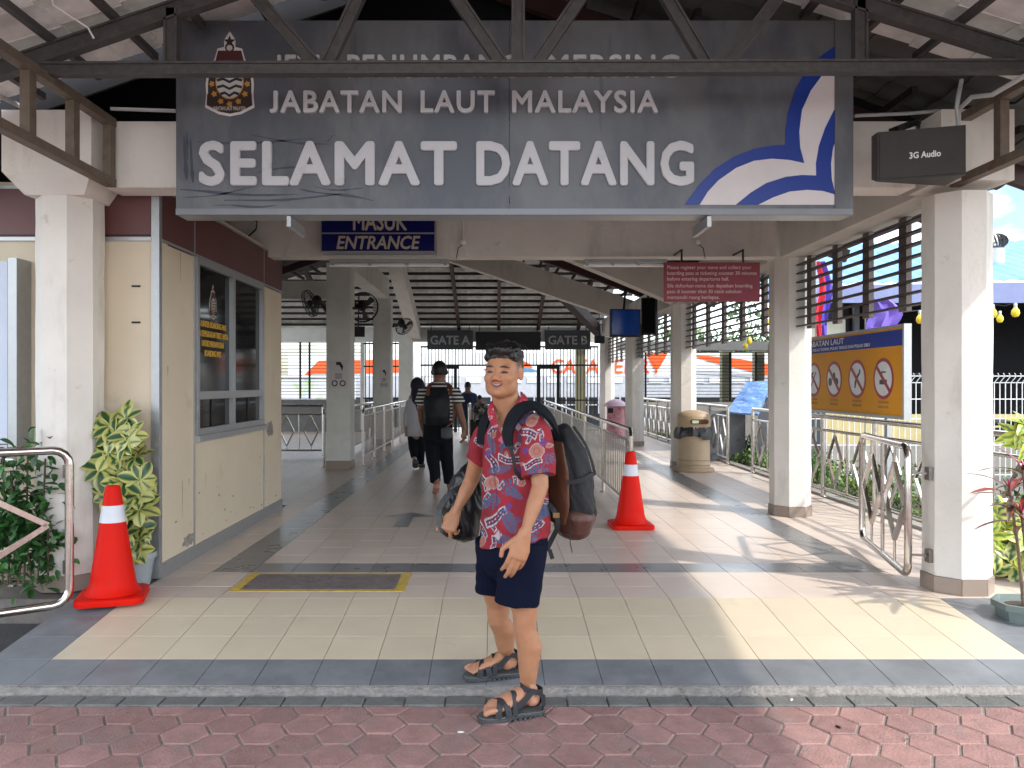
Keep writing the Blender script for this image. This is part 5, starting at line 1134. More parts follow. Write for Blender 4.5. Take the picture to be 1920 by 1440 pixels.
mb = MB(); mb.loft([c+Vector((-.7, 0, .68)), c+Vector((-.2, 0, .64)), c+Vector((.1, 0, .66))], [(.05, .1), (.06, .12), (.05, .08)]); part('seat', mb, BLK, mc, True)
mb = MB(); mb.tube([c+Vector((.42, -.28, .9)), c+Vector((.5, 0, .86)), c+Vector((.42, .28, .9))], .015); mb.tube([c+Vector((.6, 0, .1)), c+Vector((.48, 0, .9))], .025); mb.tube([c+Vector((.44, -.2, .9)), c+Vector((.4, -.24, 1.05))], .008); mb.ell(c+Vector((.4, -.24, 1.08)), (.04, .05, .03)); part('handlebar', mb, BLK, mc)
# ================================================================ people
SKN = M('skin', (1, 1, 1), .42, attr='Col', var=.09, scale=22, bump=.08, bscale=300, sss=.12, spec=.3)
def Mx(name, *a, **k): return bpy.data.materials.get(name) or M(name, *a, **k)
def arr(v): return np.array(v, dtype=np.float32)
def hand(mb, wrist, d, nrm, s_=1.0, curl=25, spread=6, thumb=1, cs=(1, 1, 1, 1)):
    """palm + five fingers; d points to the fingers, nrm out of the back of the hand, thumb = side of the thumb along d x nrm"""
    d = Vector(d).normalized(); n = (Vector(nrm)-d*Vector(nrm).dot(d)).normalized(); a = d.cross(n)*thumb; w = Vector(wrist)
    mb.loft([w-d*.02*s_, w+d*.02*s_, w+d*.05*s_, w+d*.082*s_], [(.026*s_, .020*s_), (.034*s_, .019*s_), (.041*s_, .017*s_), (.039*s_, .014*s_)], side=a, n=14)
    L = (.040, .045, .042, .033)
    for k in range(4):
        off = (.030-.020*k)*s_; p = w+d*(.080-(.006 if k in (0, 3) else 0)*(1+(k == 3)))*s_+a*off; ang = R(spread*(1.5-k)/1.5*.5); dd = (d*math.cos(ang)+a*math.sin(ang)).normalized()
        pts = [p-dd*.02*s_, p]; c = 0
        for j, f in enumerate((1, .72, .55)):
            c += R(curl*cs[k]*(1, 1.25, .9)[j]); q = dd*math.cos(c)-n*math.sin(c); pts.append(pts[-1]+q*L[k]*f*s_)
        r = (.0092, .0096, .0098, .0086)[3-k]*s_ if False else (.0095, .0098, .0094, .0082)[k]*s_
        mb.loft(pts, [r, r*1.05, r, r*.93, r*.8], side=a, n=10)
    t0 = w+d*.018*s_+a*.026*s_; td = (d*.72+a*.55-n*.25).normalized()
    mb.loft([t0, t0+td*.035*s_, t0+td*.062*s_+d*.004*s_, t0+td*.075*s_+(d-a*.6)*.02*s_], [.015*s_, .0125*s_, .0105*s_, .009*s_], side=n, n=10)
def noise_disp(me, amp, freq, aniso=(1, 1, 1), seed=0):
    v = mverts(me); nn = mnorm(me); out_ = v.copy()
    d = np.array([noise.noise(Vector((p[0]*freq*aniso[0]+seed, p[1]*freq*aniso[1], p[2]*freq*aniso[2]))) for p in v]); out_ += nn*(d*amp)[:, None]; setverts(me, out_)

# ---------------------------------------------------------------- the man in front
man = thing('person', 'smiling man in a red patterned shirt and navy shorts, facing the camera', 'person', P(965, 1345, 3.42))
def J(x, y, D=3.45): return P(x, y, D)
yaw = R(20); HF = Vector((-math.sin(yaw), -math.cos(yaw), 0)); HL = Vector((math.cos(yaw), -math.sin(yaw), 0)); HU = Vector((.035, 0, 1)).normalized(); HC = J(944, 700, 3.46)
HS = 1.03
def H(a, f, u): return HC+(HL*a+HF*f+HU*u)*HS
HR = Matrix((HL, HF, HU)).transposed()
def hell(mb, c, r, rot=None): mb.ell(H(*c), tuple(q*HS for q in r), HR @ rot if rot else HR, 20, 14)
hm = MB()
hell(hm, (0, -.014, .030), (.074, .092, .082))
hell(hm, (0, .015, .01), (.0735, .072, .085))
hell(hm, (0, .022, -.035), (.068, .066, .068))
hell(hm, (0, .040, -.068), (.048, .044, .038))
for k in (-1, 1):
    hell(hm, (.033*k, .054, -.020), (.034, .030, .032)); hell(hm, (.038*k, .025, -.056), (.031, .041, .040))
    hell(hm, (.030*k, .074, .026), (.028, .014, .010))
    hell(hm, (.0765*k, -.006, -.002), (.007, .020, .032), Matrix.Rotation(R(-14), 3, 'X') @ Matrix.Rotation(R(16)*k, 3, 'Z'))
    hell(hm, (.0775*k, -.002, -.022), (.006, .011, .011)); hell(hm, (.016*k, .092, -.027), (.0115, .0125, .0095))
hm.loft([H(0, .083, .020), H(0, .091, .0), H(0, .102, -.018), H(0, .104, -.023)], [.009*HS, .0095*HS, .0115*HS, .011*HS], side=HL, n=10)
hell(hm, (0, .079, -.047), (.027, .011, .008)); hell(hm, (0, .078, -.060), (.022, .0115, .008)); hell(hm, (0, .070, -.083), (.021, .016, .015))
nk = [H(0, -.018, -.04), H(0, -.022, -.085), J(958, 775, 3.50), J(960, 815, 3.51)]
hm.loft(nk, [.060, .060, .066, .088], side=HL, n=18)
# arms
LS, LE, LW_ = J(1004, 818, 3.33), J(1013, 912, 3.27), J(982, 1006, 3.20)
RS_, RE, RW = J(908, 822, 3.66), J(884, 900, 3.74), J(853, 962, 3.70)
for S_, E_, W3 in ((LS, LE, LW_), (RS_, RE, RW)):
    mid = (E_*.62+W3*.38)
    hm.loft([S_, (S_+E_)/2, E_, mid, (E_*.2+W3*.8), W3], [.048, .042, .035, (.036, .033), (.026, .022), (.025, .020)], side=(0, 1, 0), n=16)
hand(hm, LW_, J(966, 1060, 3.18)-LW_, (.25, -.95, .1), 1.06, curl=17, spread=2, thumb=1, cs=(1.1, .9, 1, 1.2))
hand(hm, RW, J(838, 998, 3.66)-RW, (-.35, -.9, .2), 1.0, curl=48, spread=4, thumb=1, cs=(1.1, 1.1, 1.1, 1.1))
# legs and feet
def leg(hip, knee, ank, heel, toe, sole):
    hm.loft([hip, (hip*.35+knee*.65), knee+Vector((0, 0, .04)), knee-Vector((0, 0, .03)), knee*.68+ank*.32+Vector((.016, 0, 0)), knee*.35+ank*.65+Vector((.006, 0, 0)), ank+Vector((0, 0, .05)), ank], [.080, .065, .055, .049, (.055, .051), .041, (.030, .028), (.034, .029)], side=(1, 0, 0), n=20)
    f = (toe-heel); f.z = 0; L_ = f.length; f.normalize(); sd = f.cross(Z_)
    q = lambda t_, z: Vector((heel.x, heel.y, sole))+f*L_*t_+Z_*z
    hm.loft([ank+Z_*.02, q(.17, .075), q(.14, .038)], [(.033, .030), (.038, .031), (.034, .030)], side=f, n=14)
    hm.loft([ank+Z_*.01, q(.36, .070), q(.58, .048), q(.76, .034), q(.84, .028)], [(.033, .035), (.035, .030), (.041, .024), (.045, .018), (.043, .015)], side=sd, n=16)
    for k, (o_, l_, r_) in enumerate(((-.033, .19, .0135), (-.012, .175, .0095), (.006, .16, .009), (.022, .14, .0085), (.036, .115, .0085))):
        hm.loft([q(.80, .026)+sd*o_*leg.side, q(.80+l_*.6, .026)+sd*o_*leg.side*1.02, q(.80+l_, .018)+sd*o_*leg.side*1.02], [r_, r_*1.05, r_*.9], side=sd, n=10)
    return q, f, sd, L_
LHp, LK, LA = J(975, 1040, 3.42), J(984, 1165, 3.40), J(990, 1312, 3.42)
RHp, RK, RA = J(925, 1035, 3.60), J(934, 1150, 3.66), J(951, 1246, 3.74)
ZL = -.140+.022; ZR = -RAMP*(DZ0-3.72)+.024
leg.side = 1; fL = leg(LHp, LK, LA, Vector((P(1014, 0, 3.40).x, 3.41, 0)), Vector((P(905, 0, 3.35).x, 3.33, 0)), ZL)
leg.side = -1; fR = leg(RHp, RK, RA, Vector((P(972, 0, 3.74).x, 3.755, 0)), Vector((P(876, 0, 3.72).x, 3.70, 0)), ZR)
# trunk core so that the body is one figure
hm.loft([J(958, 790, 3.50), J(962, 840, 3.50), J(960, 920, 3.49), J(955, 1010, 3.50)], [(.10, .08), (.13, .09), (.12, .09), (.14, .10)], side=(.64, -.77, 0), n=18)
hm.loft([J(985, 815, 3.41), J(928, 817, 3.60)], [.042, .042], side=Z_, n=12); hm.loft([J(955, 1010, 3.50), J(962, 1040, 3.46), LHp], [.1, .1, .085], n=14); hm.loft([J(950, 1010, 3.52), RHp], [.1, .085], n=14)
body = remesh(hm, .0036, 3); v = mverts(body); q = (v-arr(HC))/HS; la, fo, up = q@arr(HL), q@arr(HF), q@arr(HU)
hd_ = (up > -.20) & (np.abs(la) < .13) & (np.abs(fo) < .15); nose_ = np.exp(-((la/.026)**2+((up+.02)/.03)**2)**2)*(fo > .05); ear_ = (np.abs(la) > .072)*1.0; lip_ = np.exp(-((la/.03)**2+((up+.053)/.016)**2)**2)*(fo > .05)
lap(body, hd_*np.clip(1-.85*nose_-.7*lip_-.8*ear_, .1, 1), 16); v = mverts(body)
# skin colours: base, lips, brows, eyes, faded sides, palms
base = arr([.38, .185, .10]); col = np.tile(base, (len(v), 1)); q = (v-arr(HC))/HS; la, fo, up = q@arr(HL), q@arr(HF), q@arr(HU)
head = (up > -.13) & (np.abs(la) < .12) & (np.abs(fo) < .14)
def mixc(mask, c, k=1.0): m_ = (np.clip(mask, 0, 1)*k)[:, None]; col[:] = col*(1-m_)+arr(c)*m_
def soft(e, w_=.25): return np.clip((1-e)/w_, 0, 1)
face = head & (fo > .03)
ln = lambda a, b, c, ra, rb, rc=99: ((la-a)/ra)**2+((up-b)/rb)**2
mixc(soft(ln(.0, -.02, 0, .055, .03), .8)*face, (.45, .18, .10), .35)
for k in (-1, 1):  # shade of eye sockets, nostrils and smile creases painted into the colour
    mixc(soft(ln(.032*k, .004, 0, .017, .0075), .5)*face, (.26, .12, .08), .8)
    uu = up-(.003-6.0*(la-.032*k)**2)
    mixc(soft(((la-.032*k)/.0165)**2+(uu/.0052)**2, .45)*face, (.004, .002, .002))
    bb = up-(.0265-7*(la-.033*k)**2); mixc(soft(((la-.033*k)/.023)**2+(bb/.0052)**2, .5)*face, (.012, .007, .006), .95)
    mixc(soft(((la-.006*k)/.0045)**2+((up+.032)/.003)**2, .5)*face*(fo > .085), (.12, .04, .03), .8)
    sm = ((la-k*(.030-.010*(up+.05)/.03))/.0028)**2+((up+.042)/.022)**2; mixc(soft(sm, .9)*face, (.33, .15, .09), .6)
mu = up+.0535-15*la**2
mixc(soft((la/.031)**2+(mu/.0115)**2, .4)*face, (.27, .07, .055), .85)
mixc(soft((la/.024)**2+((mu)/.0042)**2, .3)*face, (.035, .008, .008)); mixc(soft((la/.019)**2+((mu-.0024)/.0020)**2, .4)*face, (.62, .56, .50), .8)
mixc(soft(((np.abs(la)-.078)/.008)**2+(fo/.018)**2+((up+.004)/.022)**2, .8)*head, (.45, .17, .11), .5)
fade = head & (fo < .045) & (up > -.012) & (np.abs(la) < .0745+.0); fd = np.clip((up+.012)/.05, 0, 1)*np.clip((.045-fo)/.03, 0, 1); mixc(fade*fd, (.055, .035, .028), .85)
back = head & (fo < -.03) & (up > -.07); mixc(back*1.0, (.04, .026, .02), .85)
feet = v[:, 2] < -.02; mixc(feet*1.0, (.55, .27, .19), .35)
knees = soft(np.linalg.norm(v-arr(LK+Vector((-.04, -.02, 0))), axis=1)/.035, .9); mixc(knees, (.36, .17, .11), .4)
setcol(body, col); meshpart('body', body, SKN, man)
# hair
hb = MB(); hell2 = lambda c, r: hb.ell(H(*c), tuple(q_*HS for q_ in r), HR, 20, 14)
hell2((0, -.018, .072), (.0775, .092, .052)); hell2((0, -.052, .035), (.071, .068, .066)); hell2((.002, .018, .096), (.073, .068, .036)); hell2((.014, .01, .106), (.058, .070, .034)); hell2((-.002, .060, .100), (.056, .027, .024))
for k in (-1, 1): hell2((.060*k, .005, .070), (.019, .062, .026))
hair = remesh(hb, .0036, 2); lap(hair, np.ones(len(hair.vertices)), 6); v = mverts(hair); q = (v-arr(HC))/HS; la, fo, up = q@arr(HL), q@arr(HF), q@arr(HU)
nn = mnorm(hair); st_ = np.array([noise.noise(Vector((a*95, b*16+a*10, c*45)))+.6*noise.noise(Vector((a*190, b*25, c*90))) for a, b, c in zip(la, fo, up)]); v += nn*(st_*.0062*np.clip((up-.04)/.04, .2, 1))[:, None]; setverts(hair, v)
HAIR = M('hair_black', (.008, .007, .008), .42, var=.3, scale=80, spec=.5)
meshpart('hair', hair, HAIR, man)
rd = random.Random(11); mb = MB()
for k in range(1100):
    a = rd.uniform(-.066, .072); f = rd.uniform(-.07, .085)*(1-abs(a)*3); z = .092+.043*math.sqrt(max(0, 1-(a/.08)**2-((f-.0)/.115)**2)); p = H(a, f, z-.006)
    if k%3 == 0: f = rd.uniform(.03, .088); p = H(a*.8, f, .112-.25*max(0, f-.06))
    dr = (HU*(.5 if k%3 == 0 else 0)+HF*rd.uniform(.3, 1.0)*(1 if f > 0 else .2)+HL*(rd.uniform(.1, .9))+HU*rd.uniform(0, .25)-HF*(.5 if f < 0 else 0)).normalized(); l_ = rd.uniform(.016, .034)
    mb.tube([p, p+dr*l_*.5+HU*.003, p+dr*l_-HU*.004], .0011, 3)
part('hair_strands', mb, HAIR, man, True, kind='stuff')
# shirt ------------------------------------------------------------
SDV = Vector((.64, -.77, 0))
sb = MB()
sb.loft([J(960, 778, 3.50), J(962, 800, 3.50), J(966, 840, 3.49), J(966, 895, 3.47), J(966, 950, 3.47), J(965, 1000, 3.48), J(965, 1006, 3.48)], [(.085, .075), (.150, .10), (.172, .122), (.160, .127), (.153, .135), (.165, .145), (.166, .146)], side=SDV, n=30, dome=False)
sb.loft([J(1000, 806, 3.37), J(958, 780, 3.50), J(912, 812, 3.63)], [.058, .068, .056], side=Z_, n=16)
def sleeve(S_, E_, t_, r0, r1): sb.loft([S_+Vector((0, 0, .012)), S_.lerp(E_, .35), S_.lerp(E_, t_)], [(r0, r0), ((r0+r1)/2+.004, (r0+r1)/2+.004), (r1, r1)], side=(0, 1, 0), n=20, dome=False)
sb.ell(LS+Vector((0, 0, .01)), (.064, .064, .064)); sb.ell(RS_+Vector((0, 0, .01)), (.058, .058, .058))
sleeve(LS, LE, .80, .063, .071); sleeve(RS_, RE, .50, .056, .062)
shirt = remesh(sb, .004, 3)
v = mverts(shirt); nn = mnorm(shirt)
# hem: cut along a slanted line, open neck
px = 928+v[:, 0]/v[:, 1]*FP; py = 720-(v[:, 2]-EYE)/v[:, 1]*FP
fold = np.array([noise.noise(Vector((a*9+c*5, b*9, c*4))) for a, b, c in v])*.013+np.array([noise.noise(Vector((a*22+c*14, b*22, c*11+7))) for a, b, c in v])*.008
fold += .004*np.sin((v[:, 2]*1.3+v[:, 0]*.9)*70)*np.clip((py-900)/100, 0, 1)*np.array([noise.noise(Vector((a*6, b*6, c*6+3))) for a, b, c in v])
v += nn*fold[:, None]; low = py > 960; v[:, 2] += np.where(low, -(np.clip((985-px)/90, -.4, 1))*.045*np.clip((py-960)/45, 0, 1), 0)
setverts(shirt, v)
u = px+ (v[:, 1]-3.45)*(-60); w_ = py
RED = arr([.235, .006, .017]); col = np.tile(RED, (len(v), 1)); WH = arr([.44, .38, .40]); NV = arr([.010, .012, .055]); BL = arr([.045, .08, .16]); CR = arr([.30, .13, .10]); PU = arr([.10, .03, .18])
dark = np.array([noise.noise(Vector((a*.03, b*.03, 1))) for a, b in zip(u, w_)]); col *= (1+.35*dark)[:, None]
def put(mask, c, k=1.0): col[mask] = col[mask]*(1-k)+c*k
def flag(cx, cy, L_, W_, ang, seed=0):
    ca, sa = math.cos(R(ang)), math.sin(R(ang)); a = (u-cx)*ca+(w_-cy)*sa; b = -(u-cx)*sa+(w_-cy)*ca; b = b+2.2*np.sin(a/7+seed)
    inb = (np.abs(a) < L_/2) & (np.abs(b) < W_/2); t_ = (b/W_+.5); put(inb, WH); put(inb & (t_ > .18) & (t_ < .42), NV); put(inb & (t_ > .60) & (t_ < .84), NV); put(inb & (t_ > .42) & (t_ < .60) & (np.mod(a, 7) < 4.5), RED*1.5)
    put(inb & (np.abs(a) > L_/2-2), WH)
def fern(cx, cy, r, ang, c=BL, n_=7):
    dx, dy = u-cx, w_-cy; rr = np.hypot(dx, dy); th = np.arctan2(dy, dx)-R(ang)
    m_ = (rr < r*(.75+.25*np.cos(th))) & (np.sin(th*n_*1.5)+np.cos(rr*.9)*.4 > -.1); put(m_, c); put(m_ & (np.mod(rr, 5) < 1.3), NV, .6)
def leafb(cx, cy, L_, W_, ang, c=BL):
    ca, sa = math.cos(R(ang)), math.sin(R(ang)); a = (u-cx)*ca+(w_-cy)*sa; b = -(u-cx)*sa+(w_-cy)*ca; wd = W_*np.sqrt(np.clip(1-(a/L_)**2, 0, 1)); m_ = (np.abs(b) < wd) & (np.mod(a+np.abs(b)*.9, 4.2) > 1.1); put(m_, c)
def circ2(cx, cy, r): rr = np.hypot(u-cx, (w_-cy)*1.05); put(rr < r, CR); put((rr < r*.5) & (rr > r*.36), RED*1.3, .6); put((rr > r*.9) & (rr < r), WH, .6)
r3 = random.Random(21)
for k in range(46):
    x0, y0 = r3.uniform(890, 1045), r3.uniform(755, 1015); kk = k % 4
    if kk == 0: flag(x0, y0, r3.uniform(16, 26), r3.uniform(7, 10), r3.uniform(-80, 80), seed=k)
    elif kk == 1: leafb(x0, y0, r3.uniform(9, 15), r3.uniform(3, 5), r3.uniform(-90, 90), BL*r3.uniform(.7, 1.6))
    elif kk == 2: fern(x0, y0, r3.uniform(8, 14), r3.uniform(0, 360), BL*r3.uniform(.8, 1.5))
    else: circ2(x0, y0, r3.uniform(3, 6))
for y0 in (780, 905, 1030):
    for x0 in (-140, 0, 140):
        if x0 or y0 != 905: continue
for a in ((928, 800, 44, 16, -62), (945, 770, 40, 14, -45), (925, 868, 46, 18, 62), (960, 862, 60, 19, 8), (1000, 812, 46, 19, 18), (1012, 868, 46, 17, -20), (985, 765, 40, 14, 40), (935, 968, 58, 20, -28), (1010, 990, 40, 16, -35), (912, 905, 40, 15, 70), (905, 985, 34, 14, 60), (1030, 940, 40, 15, 30), (975, 840, 24, 12, -35), (890, 830, 30, 12, 30)): flag(a[0], a[1], a[2]*.82, a[3]*.72, a[4], seed=a[0])
for a in ((922, 832, 20, 7, 70), (940, 880, 24, 8, -10), (990, 785, 26, 10, 5), (962, 975, 24, 10, 60), (1022, 900, 24, 9, 60), (905, 945, 18, 7, 20), (900, 800, 20, 8, 100), (1020, 965, 22, 9, -60), (950, 1003, 20, 8, 20), (970, 925, 20, 7, 30)): leafb(*a)
for a in ((960, 920, 22, -90), (1022, 885, 22, 10), (930, 935, 20, 120), (915, 785, 16, 60), (1000, 1000, 18, 0), (1012, 955, 16, 40)): fern(*a)
for a in ((926, 905, 17), (1018, 845, 19), (1006, 790, 14), (985, 905, 10), (905, 1000, 10), (925, 815, 8)): circ2(a[0], a[1], a[2]*.8)
for x0, y0, c in ((945, 825, arr([.5, .12, .2])), (985, 880, PU), (915, 850, PU), (960, 950, PU), (995, 845, PU), (940, 995, WH), (1030, 830, PU), (975, 800, WH)): put((np.abs(u-x0)+np.abs(w_-y0) < 8), c, .9)
put((np.abs(u-(920+(w_-800)*.12)) < 1.2) & (w_ < 1010) & (v[:, 1] < 3.6), NV, .6)
put((np.linalg.norm(v-arr(LS.lerp(LE, .80)), axis=1) < .10) & False, RED)
skp = arr([.34, .16, .085]); Vp = [(924, 752), (972, 750), (968, 772), (957, 786), (939, 812), (929, 790)]
def inpoly(px_1, py_1, poly):
    ins = np.zeros(len(px_1), bool); n = len(poly)
    for i in range(n):
        (xa, ya), (xb, yb) = poly[i], poly[(i+1) % n]; c_ = ((ya > py_1) != (yb > py_1)) & (px_1 < (xb-xa)*(py_1-ya)/(yb-ya+1e-9)+xa); ins ^= c_
    return ins
put(inpoly(px, py, Vp) & (v[:, 1] < 3.52), skp)
setcol(shirt, col)
SHM = M('shirt_cloth', (1, 1, 1), .75, attr='Col', var=.06, scale=25, bump=.25, bscale=220)
shirt_o = meshpart('shirt', shirt, SHM, man)
# neck opening patch of skin and collar
COLM = M('collar_cloth', (.34, .014, .035), .75, var=.3, scale=40, stain=[((.55, .5, .5), 28, .55, .9), ((.02, .02, .10), 34, .58, .9), ((.1, .2, .38), 24, .63, .9)])
def ribbon(pts, wd, th, mat, nm, par, nrm=None, smooth=False):
    pts = [Vector(p) for p in pts]
    if len(pts) > 2:
        n0 = len(pts); ww0 = list(wd) if isinstance(wd, (list, tuple)) else [wd]*n0; nn0 = [Vector(q_).normalized() for q_ in nrm] if isinstance(nrm, list) else [Vector(nrm)]*n0; P2, W2, N2_ = [], [], []
        for i in range(n0-1):
            a, b, c, d = pts[max(i-1, 0)], pts[i], pts[i+1], pts[min(i+2, n0-1)]
            for k in range(4):
                t_ = k/4; P2.append(.5*((2*b)+(c-a)*t_+(2*a-5*b+4*c-d)*t_*t_+(3*b-a-3*c+d)*t_**3)); W2.append(ww0[i]*(1-t_)+ww0[i+1]*t_); N2_.append(nn0[i].lerp(nn0[i+1], t_))
        pts = P2+[pts[-1]]; wd = W2+[ww0[-1]]; nrm = N2_+[nn0[-1]]; smooth = True
    mb = MB(); n = len(pts); vs = []
    for i, p in enumerate(pts):
        t_ = (pts[min(i+1, n-1)]-pts[max(i-1, 0)]).normalized(); nn_ = Vector(nrm[i] if isinstance(nrm, list) else nrm); b = t_.cross(nn_).normalized(); c = b.cross(t_).normalized()*-1; ww = wd[i] if isinstance(wd, (list, tuple)) else wd
        vs += [p-b*ww/2, p+b*ww/2, p+b*ww/2+c*-th, p-b*ww/2+c*-th]
    fs = [(0, 1, 2, 3), tuple(4*(n-1)+k for k in (3, 2, 1, 0))]
    for i in range(n-1):
        for k in range(4): fs.append((4*i+k, 4*i+(k+1) % 4, 4*i+4+(k+1) % 4, 4*i+4+k))
    mb.add(vs, fs); bm = mesh_of(mb, mat, smooth, WL[par], nm); b2 = bmesh.new(); b2.from_mesh(bm); bmesh.ops.recalc_face_normals(b2, faces=b2.faces); b2.to_mesh(bm); b2.free(); return link(nm, bm, par, WL[par])
ribbon([J(979, 738, 3.52), J(982, 750, 3.455), J(973, 765, 3.40), J(958, 784, 3.37), J(942, 808, 3.352)], [.022, .040, .046, .044, .012], .006, COLM, 'collar', man, nrm=[(.6, -.6, .5), (.5, -.7, .5), (.2, -.8, .5), (0, -.8, .5), (-.1, -.9, .3)])
ribbon([J(926, 752, 3.52), J(922, 766, 3.47), J(924, 784, 3.42), J(934, 806, 3.37)], [.022, .034, .034, .012], .006, COLM, 'collar', man, nrm=[(-.6, -.6, .5), (-.5, -.7, .5), (-.5, -.8, .4), (-.2, -.9, .3)])
if 0: ribbon([J(990, 728, 3.56), J(975, 722, 3.60), J(945, 726, 3.62), J(925, 740, 3.58)], .05, .008, COLM, 'collar', man, nrm=[(.6, -.2, .3), (0, .8, .4), (0, .9, .3), (-.6, .3, .4)])
# shorts
pb = MB()
pb.loft([J(964, 975, 3.49), J(964, 1010, 3.49), J(960, 1045, 3.49)], [(.148, .125), (.162, .14), (.155, .14)], side=SDV, n=26)
pb.loft([J(978, 1020, 3.43), J(976, 1070, 3.41), J(971, 1131, 3.40)], [(.105, .11), (.103, .105), (.099, .098)], side=X_, n=22, dome=False)
pb.loft([J(930, 1015, 3.58), J(927, 1060, 3.61), J(925, 1107, 3.63)], [(.095, .10), (.088, .09), (.082, .085)], side=X_, n=22, dome=False)
shorts = remesh(pb, .005, 3); v = mverts(shorts); nn = mnorm(shorts)
f_ = np.array([noise.noise(Vector((a*13, b*13, c*5+2)))*.009+noise.noise(Vector((a*5+c*16, b*10, c*22)))*.005 for a, b, c in v]); setverts(shorts, v+nn*f_[:, None])
meshpart('shorts', shorts, M('shorts_navy', (.004, .006, .019), .85, spec=.1, var=.12, bump=.2, bscale=250), man)
def tubepart(pts, r, mat, nm, par, n=6): mb = MB(); mb.tube(pts, r, n); return part(nm, mb, mat, par, True)
# sandals
SOLE = M('sandal_sole', (.05, .053, .056), .7, var=.2); STR = M('sandal_strap', (.02, .022, .026), .6, var=.25, bump=.2, bscale=200); FOOTB = M('sandal_bed', (.09, .095, .095), .7, var=.2)
for (q, f, sd, L_), zt, sgn in ((fL, ZL, 1), (fR, ZR, -1)):
    sn = link('sandal', None, man, q(.4, -.02)); poly = []
    for t_, w1 in ((-.06, .0), (-.04, .026), (.05, .036), (.2, .037), (.38, .034), (.55, .041), (.72, .049), (.86, .050), (.97, .042), (1.05, .026), (1.08, .0)): poly.append((t_*L_, w1))
    full = poly+[(a, -b*(1.0)) for a, b in poly[1:-1][::-1]]
    mb = MB(); mb.prism(full, q(0, -.020), f, -sd, .012) if (f.cross(-sd)).z > 0 else mb.prism(full, q(0, -.020), f, sd, .012); part('sole', mb, SOLE, sn)
    mb = MB(); mb.prism([(a*.985+.002, b*.95) for a, b in full], q(0, -.0075), f, sd if f.cross(sd).z > 0 else -sd, .007); part('footbed', mb, FOOTB, sn)
    mb = MB()
    for k in range(13):
        for s2 in (-1, 1): mb.box(q(-.02+.088*k, -.0185)+sd*s2*(.036+.008*math.sin(k*.5-1)), (.012, .012, .010), Matrix.Rotation(math.atan2(f.y, f.x), 3, 'Z'))
    part('tread', mb, SOLE, sn)
    def strap(t0, t1, w1, h1, wd, nm='strap'):
        pts = []; nr = []
        for k in range(9):
            a = math.pi*k/8; t_ = t0+(t1-t0)*k/8; pts.append(q(t_, -.004+h1*math.sin(a)**.75)+sd*w1*math.cos(a)); nr.append(sd*math.cos(a)*.8+Z_*math.sin(a)+Z_*.05)
        ribbon(pts, wd, .004, STR, nm, sn, nrm=nr)
    strap(.60, .80, .046, .060, .026); strap(.80, .60, .047, .063, .026); strap(.46, .50, .040, .088, .022)
    pts = []; nr = []
    for k in range(13):
        a = math.pi*2*k/12; pts.append(q(.16, .088)+f*.046*math.cos(a)+sd*.040*math.sin(a)+Z_*(.012*math.cos(a))); nr.append(f*math.cos(a)+sd*math.sin(a))
    ribbon(pts, .022, .004, STR, 'ankle_strap', sn, nrm=nr)
    for s2 in (-1, 1): ribbon([q(.46, .03)+sd*s2*.037, q(.32, .06)+sd*s2*.039, q(.22, .088)+sd*s2*.040], .024, .004, STR, 'side_strap', sn, nrm=sd*s2); ribbon([q(-.01, .02)+sd*s2*.030, q(.02, .06)+sd*s2*.034, q(.12, .088)+sd*s2*.04], .018, .004, STR, 'side_strap', sn, nrm=sd*s2)
    ribbon([q(.02, .0)+sd*.030, q(-.045, .04)+sd*.012, q(-.045, .04)-sd*.012, q(.02, .0)-sd*.030], .02, .004, STR, 'heel_strap', sn, nrm=-f)
# backpack ----------------------------------------------------------
bp = thing('backpack', 'dark grey backpack with brown leather base on the back of the man in red', 'backpack', J(1075, 1000, 3.55))
BPG = M('pack_grey', (.015, .0155, .018), .6, spec=.3, var=.25, scale=14, bump=.3, bscale=120); LEA = M('pack_leather', (.075, .028, .02), .5, var=.25, scale=18, bump=.25, bscale=70); TAN = M('pack_tan', (.09, .034, .014), .6, var=.2)
def bag(pts, rads, side, nm, mat, par, vox=.005, dome=True, wr=.006, n=26):
    b = MB(); b.loft(pts, rads, side=side, n=n, dome=dome); me = remesh(b, vox, 3); v = mverts(me); nn = mnorm(me)
    f_ = np.array([noise.noise(Vector((a*26+c*9, b_*26, c*5)))*wr+noise.noise(Vector((a*50+c*24, b_*30, c*12)))*wr*.45 for a, b_, c in v]); setverts(me, v+nn*f_[:, None]); return meshpart(nm, me, mat, par)
bag([J(1050, 812, 3.58), J(1060, 850, 3.57), J(1072, 900, 3.56), J(1078, 950, 3.56), J(1076, 968, 3.56)], [(.050, .085), (.080, .118), (.086, .132), (.084, .134), (.082, .13)], (1, .3, 0), 'main_bag', BPG, bp, wr=.009)
bag([J(1074, 966, 3.56), J(1073, 986, 3.56)], [(.092, .148), (.076, .13)], (1, .3, 0), 'leather_base', LEA, bp, wr=.003)
bag([J(1036, 830, 3.50), J(1040, 880, 3.50), J(1042, 940, 3.51), J(1040, 975, 3.52)], [(.014, .08), (.020, .10), (.020, .10), (.016, .085)], (1, .6, 0), 'back_panel', TAN, bp, wr=.003)
